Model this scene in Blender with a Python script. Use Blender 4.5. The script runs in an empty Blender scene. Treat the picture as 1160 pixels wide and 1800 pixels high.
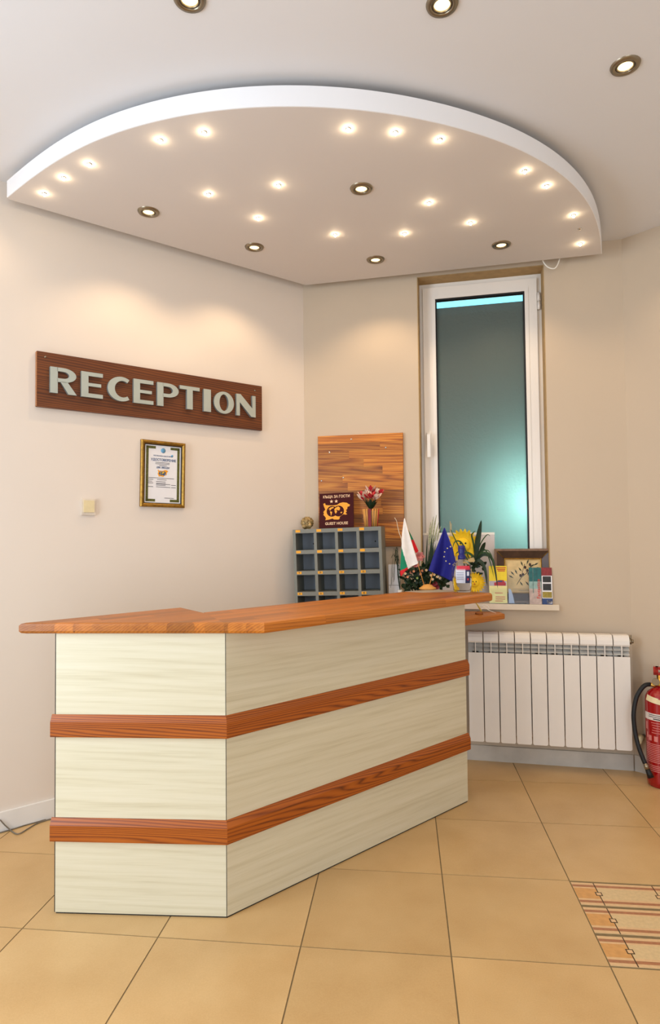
import bpy, bmesh, math, random
from mathutils import Vector, Matrix
from mathutils.geometry import tessellate_polygon
random.seed(7)
scene = bpy.context.scene
col = scene.collection
pi = math.pi

# ------------------------------------------------------------------ camera
F_PX, PITCH, ROLL, CAM_H = 1106.685, 0.0327438, -0.010352, 1.25389
_fw = Vector((0, math.cos(PITCH), math.sin(PITCH)))
_r0 = Vector((1, 0, 0)); _u0 = Vector((0, -math.sin(PITCH), math.cos(PITCH)))
_r = _r0*math.cos(ROLL) + _u0*math.sin(ROLL)
_u = -_r0*math.sin(ROLL) + _u0*math.cos(ROLL)
CAM = Vector((0, 0, CAM_H))
cd = bpy.data.cameras.new('camera'); cam = bpy.data.objects.new('camera', cd); col.objects.link(cam)
cd.sensor_fit = 'HORIZONTAL'; cd.sensor_width = 36; cd.lens = F_PX/1160*36; cd.clip_start = .05
m = Matrix.Identity(4)
for i in range(3):
    m[i][0] = _r[i]; m[i][1] = _u[i]; m[i][2] = -_fw[i]; m[i][3] = CAM[i]
cam.matrix_world = m
scene.camera = cam
# ------------------------------------------------------------------ world, daylight, exposure
w = bpy.data.worlds.new('world'); scene.world = w; w.use_nodes = True
w.node_tree.nodes['Background'].inputs[0].default_value = (.62, .78, 1, 1)
w.node_tree.nodes['Background'].inputs[1].default_value = .6
vs = scene.view_settings
vs.view_transform = 'Standard'; vs.look = 'None'; vs.gamma = 1; vs.use_curve_mapping = False; vs.exposure = 0.36
WARM = (1.0, .72, .44)
DAYLIGHT = (.74, .87, 1.0)
def add_light(kind, name, loc, power, color, parent=None, **kw):
    l = bpy.data.lights.new(name, kind); l.energy = power; l.color = color
    for k, v in kw.items(): setattr(l, k, v)
    o = bpy.data.objects.new(name, l); col.objects.link(o); o.location = loc
    if parent: o.parent = parent
    return o
# daylight coming in through the street window and the glazed entrance behind the camera
d1 = add_light('AREA', 'daylight_street_window', (-2.27, .75, 1.45), 58, DAYLIGHT, shape='RECTANGLE', size=1.9, size_y=1.5)
d1.rotation_euler = (0, -pi/2, 0)
d2 = add_light('AREA', 'daylight_entrance', (.5, -2.47, 1.3), 50, (.88, .94, 1.0), shape='RECTANGLE', size=2.4, size_y=2.3)
d2.rotation_euler = (pi/2, 0, 0)

# ------------------------------------------------------------------ pixel helpers (a pixel gives a direction; depth comes from what it touches)
def ray(x, y): return _fw + _r*((x-580)/F_PX) + _u*((900-y)/F_PX)
def onz(x, y, z):
    d = ray(x, y); return CAM + d*((z-CAM_H)/d.z)
C0 = Vector((-.147, 3.715, 0)); AL = math.radians(38.2); AW = math.radians(-12.8); AR = math.radians(-49)
def frame(a): return Vector((math.cos(a), math.sin(a), 0)), Vector((math.sin(a), -math.cos(a), 0))
DL, NL = frame(AL); DW, NW = frame(AW); DR, NR = frame(AR)
R0 = C0 + DW*1.767
def onwall(x, y, P0, n, off=0):
    d = ray(x, y); return CAM + d*((n.dot(P0+n*off-CAM))/n.dot(d))
def Wuz(x, y, d=0):      # window wall: (u, z) of a pixel on the plane d in front of it
    P = onwall(x, y, C0, NW, d); return DW.dot(P-C0), P.z
def Luz(x, y, d=0):
    P = onwall(x, y, C0, NL, d); return DL.dot(P-C0), P.z

# ------------------------------------------------------------------ object helpers
def tag(o, label=None, cat=None, group=None, kind=None):
    for k, v in (('label', label), ('category', cat), ('group', group), ('kind', kind)):
        if v: o[k] = v
    return o
def empty(name, loc=(0, 0, 0), rz=0, label=None, cat=None, group=None, rot=None):
    o = bpy.data.objects.new(name, None); col.objects.link(o); o.location = loc
    o.rotation_euler = rot if rot else (0, 0, rz); o.empty_display_size = .05
    return tag(o, label, cat, group)
def link(name, me, parent=None, loc=(0, 0, 0), rot=(0, 0, 0)):
    o = bpy.data.objects.new(name, me); col.objects.link(o); o.parent = parent
    o.location = loc; o.rotation_euler = rot
    return o
class MB:
    def __init__(s): s.bm = bmesh.new(); s.mi = 0
    def _set(s, fs):
        for f in fs: f.material_index = s.mi
    def box(s, x0, x1, y0, y1, z0, z1, M=None):
        v = [s.bm.verts.new((x, y, z)) for z in (z0, z1) for x, y in ((x0, y0), (x1, y0), (x1, y1), (x0, y1))]
        if M is not None:
            for q in v: q.co = M @ q.co
        s._set([s.bm.faces.new([v[i] for i in f]) for f in ((3, 2, 1, 0), (4, 5, 6, 7), (0, 1, 5, 4), (1, 2, 6, 5), (2, 3, 7, 6), (3, 0, 4, 7))])
        return s
    def prism(s, poly, z0, z1, M=None):
        """poly (x,y) counter-clockwise, any simple shape"""
        n = len(poly)
        lo = [Vector((x, y, z0)) for x, y in poly]; hi = [Vector((x, y, z1)) for x, y in poly]
        if M is not None: lo = [M @ v for v in lo]; hi = [M @ v for v in hi]
        a = [s.bm.verts.new(v) for v in lo]; b = [s.bm.verts.new(v) for v in hi]
        tris = tessellate_polygon([[Vector((x, y, 0)) for x, y in poly]])
        fs = []
        for t in tris:
            P = [poly[i] for i in t]
            ar = (P[1][0]-P[0][0])*(P[2][1]-P[0][1])-(P[1][1]-P[0][1])*(P[2][0]-P[0][0])
            if abs(ar) < 1e-14: continue
            t = t if ar > 0 else t[::-1]
            try:
                fs.append(s.bm.faces.new([b[i] for i in t])); fs.append(s.bm.faces.new([a[i] for i in t[::-1]]))
            except ValueError: pass
        for i in range(n):
            j = (i+1) % n; fs.append(s.bm.faces.new((a[i], a[j], b[j], b[i])))
        s._set(fs); return s
    def poly(s, pts):
        s._set([s.bm.faces.new([s.bm.verts.new(p) for p in pts])]); return s
    def tube(s, path, rad, seg=8, caps=True):
        path = [Vector(p) for p in path]; n = len(path)
        rr = rad if isinstance(rad, (list, tuple)) else [rad]*n
        rings = []; up = None
        for i, p in enumerate(path):
            t = (path[min(i+1, n-1)]-path[max(i-1, 0)]).normalized()
            if up is None:
                up = Vector((0, 0, 1)) if abs(t.z) < .9 else Vector((1, 0, 0))
            x = t.cross(up)
            if x.length < 1e-6: x = t.cross(Vector((.3, 1, .2)))
            x.normalize(); y = x.cross(t).normalized(); up = y
            rings.append([s.bm.verts.new(p+(x*math.cos(a)+y*math.sin(a))*rr[i]) for a in (2*pi*k/seg for k in range(seg))])
        fs = []
        for a, b in zip(rings, rings[1:]):
            for k in range(seg): fs.append(s.bm.faces.new((a[k], a[(k+1) % seg], b[(k+1) % seg], b[k])))
        for f in fs: f.smooth = True
        if caps: fs.append(s.bm.faces.new(rings[0][::-1])); fs.append(s.bm.faces.new(rings[-1]))
        s._set(fs); return s
    def lathe(s, prof, seg=24, M=None, closed=False, sx=1, sy=1):
        rings = []
        for r, z in prof:
            if r < 1e-6: q = [s.bm.verts.new((0, 0, z))]
            else: q = [s.bm.verts.new((r*sx*math.cos(2*pi*k/seg), r*sy*math.sin(2*pi*k/seg), z)) for k in range(seg)]
            if M is not None:
                for v in q: v.co = M @ v.co
            rings.append(q)
        fs = []
        pr = list(zip(rings, rings[1:])) + ([(rings[-1], rings[0])] if closed else [])
        for a, b in pr:
            for k in range(seg):
                l = (k+1) % seg
                if len(a) == 1 and len(b) == 1: continue
                if len(a) == 1: fs.append(s.bm.faces.new((a[0], b[l], b[k])))
                elif len(b) == 1: fs.append(s.bm.faces.new((a[k], a[l], b[0])))
                else: fs.append(s.bm.faces.new((a[k], a[l], b[l], b[k])))
        for f in fs: f.smooth = True
        s._set(fs); return s
    def ball(s, c, r, seg=12, sc=(1, 1, 1)):
        n = seg//2
        M = Matrix.Translation(Vector(c)) @ Matrix.Diagonal((*sc, 1))
        return s.lathe([(r*math.sin(pi*i/n) if 0 < i < n else 0, -r*math.cos(pi*i/n)) for i in range(n+1)], seg, M)
    def grid(s, fn, nu, nv, smooth=True):
        v = [[s.bm.verts.new(fn(i/nu, j/nv)) for j in range(nv+1)] for i in range(nu+1)]
        fs = [s.bm.faces.new((v[i][j], v[i+1][j], v[i+1][j+1], v[i][j+1])) for i in range(nu) for j in range(nv)]
        for f in fs: f.smooth = smooth
        s._set(fs); return s
    def hull(s, pts):
        vs_ = [s.bm.verts.new(p) for p in pts]
        r = bmesh.ops.convex_hull(s.bm, input=vs_)
        bad = {g for g in r['geom_interior']+r['geom_unused'] if isinstance(g, bmesh.types.BMVert)}
        bmesh.ops.delete(s.bm, geom=[v for v in bad if v.is_valid], context='VERTS')
        return s
    def mesh(s, name, mats, bevel=0, seg=2, weld=False):
        if weld: bmesh.ops.remove_doubles(s.bm, verts=s.bm.verts, dist=1e-5)
        if bevel:
            bmesh.ops.bevel(s.bm, geom=[e for e in s.bm.edges if len(e.link_faces) == 2 and e.calc_face_angle(0) > .5], offset=bevel, segments=seg, profile=.5, affect='EDGES')
        bmesh.ops.recalc_face_normals(s.bm, faces=s.bm.faces)
        me = bpy.data.meshes.new(name); s.bm.to_mesh(me); s.bm.free()
        for mt in (mats if isinstance(mats, (list, tuple)) else [mats]): me.materials.append(mt)
        return me
    def build(s, name, mats, parent=None, loc=(0, 0, 0), rot=(0, 0, 0), bevel=0, seg=2, weld=False):
        return link(name, s.mesh(name, mats, bevel, seg, weld), parent, loc, rot)
def text(parent, body, size, loc, mat, rot=(pi/2, 0, 0), extrude=.0003, bold=0, align='CENTER', sx=1, name='lettering', spacing=1):
    c = bpy.data.curves.new('t', 'FONT'); c.body = body; c.size = size; c.extrude = extrude; c.offset = bold
    c.align_x = align; c.align_y = 'CENTER'; c.resolution_u = 3; c.space_character = spacing
    o = bpy.data.objects.new('t', c); col.objects.link(o)
    dg = bpy.context.evaluated_depsgraph_get()
    me = bpy.data.meshes.new_from_object(o.evaluated_get(dg)); me.name = name
    bpy.data.objects.remove(o); bpy.data.curves.remove(c)
    me.materials.clear(); me.materials.append(mat)
    q = link(name, me, parent, loc, rot); q.scale = (sx, 1, 1)
    return q

# ------------------------------------------------------------------ materials
def srgb(r, g, b):
    f = lambda c: (c/255/12.92 if c/255 <= .04045 else ((c/255+.055)/1.055)**2.4)
    return (f(r), f(g), f(b), 1)
def new_mat(name):
    mt = bpy.data.materials.new(name); mt.use_nodes = True
    nt = mt.node_tree; return mt, nt, nt.nodes['Principled BSDF']
def N(nt, t, **kw):
    n = nt.nodes.new(t)
    for k, v in kw.items(): setattr(n, k, v)
    return n
def plain(name, c, rough=.5, metal=0, noise=.06, scale=40, emit=None, estr=0, trans=0, ior=1.45, coat=0, bump=0, spec=.5):
    mt, nt, b = new_mat(name)
    tc = N(nt, 'ShaderNodeTexCoord'); nz = N(nt, 'ShaderNodeTexNoise'); nz.inputs['Scale'].default_value = scale; nz.inputs['Detail'].default_value = 4
    nt.links.new(tc.outputs['Object'], nz.inputs['Vector'])
    mx = N(nt, 'ShaderNodeMix', data_type='RGBA', blend_type='MULTIPLY'); mx.inputs[0].default_value = 1
    cr = N(nt, 'ShaderNodeValToRGB'); cr.color_ramp.elements[0].position = .3; cr.color_ramp.elements[1].position = .7
    cr.color_ramp.elements[0].color = (1-noise*1.6,)*3+(1,); cr.color_ramp.elements[1].color = (1, 1, 1, 1)
    nt.links.new(nz.outputs['Fac'], cr.inputs[0])
    mx.inputs[6].default_value = c; nt.links.new(cr.outputs[0], mx.inputs[7])
    nt.links.new(mx.outputs[2], b.inputs['Base Color'])
    b.inputs['Roughness'].default_value = rough; b.inputs['Metallic'].default_value = metal
    b.inputs['IOR'].default_value = ior; b.inputs['Transmission Weight'].default_value = trans; b.inputs['Coat Weight'].default_value = coat
    b.inputs['Specular IOR Level'].default_value = spec
    if emit: b.inputs['Emission Color'].default_value = emit; b.inputs['Emission Strength'].default_value = estr
    if bump:
        bp = N(nt, 'ShaderNodeBump'); bp.inputs['Strength'].default_value = bump; bp.inputs['Distance'].default_value = .002
        nt.links.new(nz.outputs['Fac'], bp.inputs['Height']); nt.links.new(bp.outputs[0], b.inputs['Normal'])
    return mt
def wood(name, cols, stretch=(1.3, 22, 22), rings=60, ringamt=.5, rnd=.35, rough=.35, fib=.25, coat=.2, dist=14.0):
    mt, nt, b = new_mat(name)
    tc = N(nt, 'ShaderNodeTexCoord'); oi = N(nt, 'ShaderNodeObjectInfo')
    mu = N(nt, 'ShaderNodeVectorMath', operation='SCALE'); mu.inputs[0].default_value = (31, 17, 23); nt.links.new(oi.outputs['Random'], mu.inputs['Scale'])
    ad = N(nt, 'ShaderNodeVectorMath', operation='ADD'); nt.links.new(tc.outputs['Object'], ad.inputs[0]); nt.links.new(mu.outputs[0], ad.inputs[1])
    mp = N(nt, 'ShaderNodeMapping'); mp.inputs['Scale'].default_value = stretch; nt.links.new(ad.outputs[0], mp.inputs[0])
    n1 = N(nt, 'ShaderNodeTexNoise'); n1.inputs['Scale'].default_value = 1; n1.inputs['Detail'].default_value = 5; n1.inputs['Distortion'].default_value = .6
    nt.links.new(mp.outputs[0], n1.inputs['Vector'])
    mp2 = N(nt, 'ShaderNodeMapping'); mp2.inputs['Scale'].default_value = (.05, 1, 1); nt.links.new(ad.outputs[0], mp2.inputs[0])
    wv = N(nt, 'ShaderNodeTexWave', wave_type='BANDS', bands_direction='DIAGONAL', wave_profile='SIN')
    wv.inputs['Scale'].default_value = rings; wv.inputs['Distortion'].default_value = dist; wv.inputs['Detail'].default_value = 1.5; wv.inputs['Detail Scale'].default_value = 14/rings
    nt.links.new(mp2.outputs[0], wv.inputs['Vector'])
    pw_ = N(nt, 'ShaderNodeMath', operation='POWER'); nt.links.new(wv.outputs['Fac'], pw_.inputs[0]); pw_.inputs[1].default_value = .55
    mp3 = N(nt, 'ShaderNodeMapping'); mp3.inputs['Scale'].default_value = (stretch[0]*6, stretch[1]*18, stretch[2]*18); nt.links.new(ad.outputs[0], mp3.inputs[0])
    n3 = N(nt, 'ShaderNodeTexNoise'); n3.inputs['Scale'].default_value = 1; n3.inputs['Detail'].default_value = 2; nt.links.new(mp3.outputs[0], n3.inputs['Vector'])
    m1 = N(nt, 'ShaderNodeMix', data_type='FLOAT'); m1.inputs[0].default_value = ringamt
    nt.links.new(n1.outputs['Fac'], m1.inputs[2]); nt.links.new(pw_.outputs[0], m1.inputs[3])
    m2 = N(nt, 'ShaderNodeMix', data_type='FLOAT'); m2.inputs[0].default_value = fib
    nt.links.new(m1.outputs[0], m2.inputs[2]); nt.links.new(n3.outputs['Fac'], m2.inputs[3])
    cr = N(nt, 'ShaderNodeValToRGB'); el = cr.color_ramp.elements
    el[0].position = .22; el[0].color = cols[0]; el[1].position = .8; el[1].color = cols[-1]
    if len(cols) == 3: e = el.new(.5); e.color = cols[1]
    nt.links.new(m2.outputs[0], cr.inputs[0])
    hs = N(nt, 'ShaderNodeHueSaturation'); mr = N(nt, 'ShaderNodeMapRange'); mr.inputs['To Min'].default_value = 1-rnd; mr.inputs['To Max'].default_value = 1+rnd
    nt.links.new(oi.outputs['Random'], mr.inputs['Value']); nt.links.new(mr.outputs[0], hs.inputs['Value']); nt.links.new(cr.outputs[0], hs.inputs['Color'])
    nt.links.new(hs.outputs[0], b.inputs['Base Color'])
    b.inputs['Roughness'].default_value = rough; b.inputs['Coat Weight'].default_value = coat; b.inputs['Coat Roughness'].default_value = .25
    bp = N(nt, 'ShaderNodeBump'); bp.inputs['Strength'].default_value = .12; bp.inputs['Distance'].default_value = .001
    nt.links.new(m2.outputs[0], bp.inputs['Height']); nt.links.new(bp.outputs[0], b.inputs['Normal'])
    return mt
def emit_mat(name, c, s):
    mt, nt, b = new_mat(name); b.inputs['Base Color'].default_value = (0, 0, 0, 1)
    b.inputs['Emission Color'].default_value = c; b.inputs['Emission Strength'].default_value = s; return mt
def clear_mat(name, tint=(1, 1, 1, 1), rough=.02, ior=1.2):
    mt, nt, b = new_mat(name)
    b.inputs['Base Color'].default_value = tint; b.inputs['Transmission Weight'].default_value = 1; b.inputs['Roughness'].default_value = rough; b.inputs['IOR'].default_value = ior
    return mt

M_wall = plain('wall_paint', srgb(226, 215, 203), .75, noise=.015, scale=3, bump=.02)
M_wallb = plain('beige_wall_paint', srgb(197, 180, 158), .75, noise=.015, scale=3, bump=.02)
M_ceil = plain('ceiling_paint', srgb(222, 221, 222), .8, noise=.012, scale=2)
M_panel = plain('ceiling_panel_paint', srgb(214, 206, 200), .7, noise=.012, scale=2)
M_basew = plain('white_skirting', srgb(232, 230, 226), .35, noise=.04, scale=9)
M_base = plain('marble_skirting', srgb(200, 194, 184), .35, noise=.12, scale=9)
M_sill = plain('sill_stone', srgb(222, 208, 186), .35, noise=.06, scale=14)
M_reveal = plain('reveal_foam', srgb(178, 148, 102), .85, noise=.12, scale=25)
M_pvc = plain('white_pvc', srgb(236, 230, 222), .28, noise=.01, scale=5)
M_black = plain('black_rubber', srgb(14, 14, 16), .5, noise=.1)
M_white = plain('white_plastic', srgb(235, 230, 220), .4, noise=.02)
M_radw = plain('radiator_enamel', srgb(232, 226, 218), .35, noise=.02, scale=6)
M_radg = plain('radiator_inner_grey', srgb(196, 194, 188), .45, noise=.05)
M_steel = plain('brushed_nickel', srgb(150, 138, 118), .32, metal=.9, noise=.08)
M_chrome = plain('chrome', srgb(215, 215, 215), .15, metal=1, noise=.02)
M_grout = plain('grout', srgb(132, 112, 78), .85, noise=.12, scale=60)
M_lam = wood('pale_ash_laminate', [srgb(190, 180, 148), srgb(212, 205, 178), srgb(222, 216, 194)], stretch=(1.3, 26, 40), rings=26, ringamt=.14, rnd=.015, rough=.45, fib=.38, coat=.05, dist=9)
M_stave = wood('oiled_larch_stave', [srgb(108, 54, 6), srgb(168, 96, 22), srgb(194, 122, 42)], stretch=(2.2, 46, 46), rings=62, ringamt=.28, rnd=.26, rough=.42, fib=.3, coat=.08)
M_band = wood('larch_band', [srgb(70, 22, 0), srgb(152, 74, 8), srgb(180, 96, 18)], stretch=(1.6, 60, 66), rings=62, ringamt=.5, rnd=.05, rough=.45, fib=.3, coat=.03, dist=34)
M_board = wood('larch_board_stave', [srgb(92, 42, 2), srgb(164, 94, 18), srgb(206, 142, 52)], stretch=(2.4, 44, 44), rings=45, ringamt=.3, dist=26, rnd=.36, rough=.5, fib=.2, coat=0)
M_signw = wood('dark_stained_pine', [srgb(40, 14, 2), srgb(92, 44, 8), srgb(128, 68, 18)], stretch=(1.4, 34, 34), rings=55, ringamt=.4, rnd=.1, rough=.45, fib=.3, coat=.05)
M_signedge = wood('pale_edge_pine', [srgb(140, 84, 40), srgb(186, 122, 70)], rnd=.05)
M_letter = plain('satin_silver_letter', srgb(186, 194, 186), .42, metal=.35, noise=.05, scale=12)
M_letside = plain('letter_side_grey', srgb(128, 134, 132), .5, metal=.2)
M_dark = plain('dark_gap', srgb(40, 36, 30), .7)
M_rack = plain('grey_lacquer', srgb(122, 122, 112), .5, noise=.04, scale=10)
M_rackin = plain('blue_grey_back', srgb(140, 148, 158), .55, noise=.04, scale=10)
M_orange = plain('orange_label', srgb(238, 166, 20), .5)
M_maroon = plain('maroon_plate', srgb(62, 6, 10), .6, noise=.05, spec=.2)
M_gold = plain('gold_print', srgb(240, 164, 36), .45)
M_pale = plain('pale_print', srgb(238, 200, 160), .5)
M_paper = plain('white_paper', srgb(232, 232, 236), .6, noise=.02)
M_ink = plain('black_ink', srgb(40, 40, 50), .6)
M_blueink = plain('blue_ink', srgb(40, 80, 130), .6)
M_red = plain('red_enamel', srgb(158, 8, 14), .22, noise=.04, coat=.5)
M_redcloth = plain('red_cloth', srgb(205, 22, 32), .75)
M_green = plain('green_cloth', srgb(0, 128, 88), .75)
M_whitecloth = plain('white_cloth', srgb(236, 232, 224), .75)
M_blue = plain('blue_cloth', srgb(8, 14, 120), .7)
M_brass = plain('brass', srgb(200, 160, 80), .28, metal=.9)
M_goldframe = plain('antique_gold', srgb(170, 128, 50), .35, metal=.7, noise=.3, scale=60)
M_leaf = plain('dark_leaf', srgb(24, 52, 26), .5, noise=.3, scale=60)
M_leaf2 = plain('grass_leaf', srgb(48, 84, 36), .5, noise=.3, scale=40)
M_pink = plain('pink_petal', srgb(222, 140, 130), .6, noise=.1)
M_rose = plain('red_petal', srgb(200, 40, 50), .6, noise=.15)
M_cream = plain('cream_petal', srgb(240, 214, 190), .6, noise=.08)
M_yellow = plain('yellow_petal', srgb(244, 200, 20), .7, noise=.12)
M_yface = plain('yellow_plush', srgb(248, 206, 36), .8, noise=.1, scale=120)
M_raffia = plain('raffia', srgb(206, 178, 122), .8, noise=.2)
M_beige = plain('beige_plastic', srgb(228, 212, 168), .45)
M_cable = plain('grey_cable', srgb(120, 112, 100), .5)
M_turned = plain('turned_pine', srgb(222, 160, 80), .4, noise=.12, scale=30)
M_clear = clear_mat('clear_plastic', ior=1.1)

# ------------------------------------------------------------------ room shell
ZC = 2.808
L_END = C0 - DL*2.63                      # left wall ends out of frame
RW_END = R0 + DR*1.5
ROOM = [Vector((-2.3, -2.5, 0)), Vector((RW_END.x, -2.5, 0)), RW_END.copy(), R0.copy(), C0.copy(), Vector((-2.3, (C0 - DL*((C0.x+2.3)/DL.x)).y, 0))]
def halfplanes(poly):
    out = []
    for a, b in zip(poly, poly[1:]+poly[:1]):
        d = (Vector(b)-Vector(a)); n = Vector((-d.y, d.x)).normalized(); out.append((n, n.dot(Vector((a[0], a[1])))))
    return out
def clip(poly, hp):
    for n, c in hp:
        out = []
        for i, a in enumerate(poly):
            b = poly[(i+1) % len(poly)]
            da = n.x*a[0]+n.y*a[1]-c; db = n.x*b[0]+n.y*b[1]-c
            if da >= 0: out.append(a)
            if (da >= 0) != (db >= 0):
                t = da/(da-db); out.append((a[0]+(b[0]-a[0])*t, a[1]+(b[1]-a[1])*t))
        poly = out
        if len(poly) < 3: return []
    q = []
    for v in poly:
        if not q or (abs(v[0]-q[-1][0])+abs(v[1]-q[-1][1])) > 1e-5: q.append(v)
    if len(q) > 1 and abs(q[0][0]-q[-1][0])+abs(q[0][1]-q[-1][1]) < 1e-5: q.pop()
    return q if len(q) >= 3 else []
room2 = [(v.x, v.y) for v in ROOM]
ROOM_HP = halfplanes([Vector((x, y)) for x, y in room2])
floor = MB().prism(room2, -.12, -.0015).build('floor', M_grout); tag(floor, 'sand coloured square floor tiles with a decorated strip inlay', kind='structure')
ceil = MB().prism(room2, ZC, ZC+.1).build('ceiling', M_ceil); tag(ceil, 'plain white painted ceiling with recessed downlights', kind='structure')
def wallseg(name, a, b, label, hole=None, mat=None, th=.2):
    """wall from a to b, outside on the left of a->b reversed; local x along wall, y outward"""
    d = (b-a); L = d.length; an = math.atan2(d.y, d.x)
    mb = MB()
    if hole:
        u0, u1, z0, z1 = hole
        mb.box(0, u0, 0, th, 0, ZC); mb.box(u1, L, 0, th, 0, ZC); mb.box(u0, u1, 0, th, 0, z0); mb.box(u0, u1, 0, th, z1, ZC)
    else: mb.box(0, L, 0, th, 0, ZC)
    o = mb.build(name, mat or M_wall, None, a, (0, 0, an), weld=False)
    return tag(o, label, kind='structure')
WU0, WU1, WZ0, WZ1, WD = .676, 1.368, .856, 2.712, .125
wallseg('wall_left', ROOM[5], ROOM[4], 'white wall carrying the reception sign')
wallseg('wall_back', C0, R0, 'beige wall with the tall frosted window', hole=(WU0, WU1, WZ0-.03, WZ1), mat=M_wallb)
wallseg('wall_right', R0, ROOM[2], 'beige wall behind the fire extinguisher', mat=M_wallb)
wallseg('wall_far_right', ROOM[2], ROOM[1], 'plain wall out of frame on the right')
wallseg('wall_front', ROOM[1], ROOM[0], 'wall with the glazed entrance behind the viewer', hole=(ROOM[1].x-1.7, ROOM[1].x+.7, .15, 2.45))
wallseg('wall_far_left', ROOM[0], ROOM[5], 'wall with the street window', hole=(2.5, 4.0, .5, 2.4))
# skirting
def skirting(name, a, d, L, label, x0=0, mat=None):
    o = MB().box(x0, L, -.012, 0, 0, .082).build(name, mat or M_base, None, a, (0, 0, math.atan2(d.y, d.x)), bevel=.003)
    tag(o, label, kind='structure')
skirting('baseboard_left', ROOM[5], DL, (C0-ROOM[5]).length-.01, 'white skirting along the wall with the sign', mat=M_basew)
skirting('baseboard_back', C0, DW, 1.757, 'grey white marble skirting below the radiator', .012)
skirting('baseboard_right', R0, DR, 1.49, 'grey white skirting behind the fire extinguisher', .004)

# ------------------------------------------------------------------ floor tiles (0.45 m grid)
S = .45; GA = -.114279; GO = (-1.494937, 1.658564); gc, gs = math.cos(GA), math.sin(GA)
def mat_tile():
    mt, nt, b = new_mat('sand_tile')
    tc = N(nt, 'ShaderNodeTexCoord'); oi = N(nt, 'ShaderNodeObjectInfo')
    mu = N(nt, 'ShaderNodeVectorMath', operation='SCALE'); mu.inputs[0].default_value = (13, 7, 3); nt.links.new(oi.outputs['Random'], mu.inputs['Scale'])
    ad = N(nt, 'ShaderNodeVectorMath', operation='ADD'); nt.links.new(tc.outputs['Object'], ad.inputs[0]); nt.links.new(mu.outputs[0], ad.inputs[1])
    n1 = N(nt, 'ShaderNodeTexNoise'); n1.inputs['Scale'].default_value = 5; n1.inputs['Detail'].default_value = 6; nt.links.new(ad.outputs[0], n1.inputs['Vector'])
    n2 = N(nt, 'ShaderNodeTexNoise'); n2.inputs['Scale'].default_value = 240; n2.inputs['Detail'].default_value = 2; nt.links.new(ad.outputs[0], n2.inputs['Vector'])
    mx = N(nt, 'ShaderNodeMix', data_type='FLOAT'); mx.inputs[0].default_value = .3; nt.links.new(n1.outputs[0], mx.inputs[2]); nt.links.new(n2.outputs[0], mx.inputs[3])
    cr = N(nt, 'ShaderNodeValToRGB'); cr.color_ramp.elements[0].position = .3; cr.color_ramp.elements[1].position = .7
    cr.color_ramp.elements[0].color = srgb(192, 154, 101); cr.color_ramp.elements[1].color = srgb(209, 174, 121)
    nt.links.new(mx.outputs[0], cr.inputs[0])
    hs = N(nt, 'ShaderNodeHueSaturation'); mr = N(nt, 'ShaderNodeMapRange'); mr.inputs['To Min'].default_value = .96; mr.inputs['To Max'].default_value = 1.04
    nt.links.new(oi.outputs['Random'], mr.inputs['Value']); nt.links.new(mr.outputs[0], hs.inputs['Value']); nt.links.new(cr.outputs[0], hs.inputs['Color'])
    nt.links.new(hs.outputs[0], b.inputs['Base Color']); b.inputs['Roughness'].default_value = .34
    bp = N(nt, 'ShaderNodeBump'); bp.inputs['Strength'].default_value = .05; bp.inputs['Distance'].default_value = .002; nt.links.new(n2.outputs[0], bp.inputs['Height']); nt.links.new(bp.outputs[0], b.inputs['Normal'])
    return mt
M_tile = mat_tile()
g = .0022
full_tile = MB().box(g, S-g, g, S-g, -.009, 0).mesh('tile', M_tile)
def gridpt(i, j): return (GO[0]+S*(i*gc-j*gs), GO[1]+S*(i*gs+j*gc))
DECO = (5, 1)
HP_IN = [(n, c+.002) for n, c in ROOM_HP]
for i in range(-6, 12):
    for j in range(-12, 9):
        if (i, j) == DECO or (i, j) == (6, 1): continue
        o2 = gridpt(i, j)
        loc = [(g, g), (S-g, g), (S-g, S-g), (g, S-g)]
        wpts = [(o2[0]+x*gc-y*gs, o2[1]+x*gs+y*gc) for x, y in loc]
        c = clip(wpts, HP_IN)
        if not c: continue
        if len(c) == 4 and all(abs(c[k][0]-wpts[k][0])+abs(c[k][1]-wpts[k][1]) < 1e-6 for k in range(4)): me = full_tile
        else:
            lp = [((x-o2[0])*gc+(y-o2[1])*gs, -(x-o2[0])*gs+(y-o2[1])*gc) for x, y in c]
            me = MB().prism(lp, -.009, 0).mesh('tile', M_tile)
        link('tile', me, floor, (o2[0], o2[1], 0), (0, 0, GA))
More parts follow.
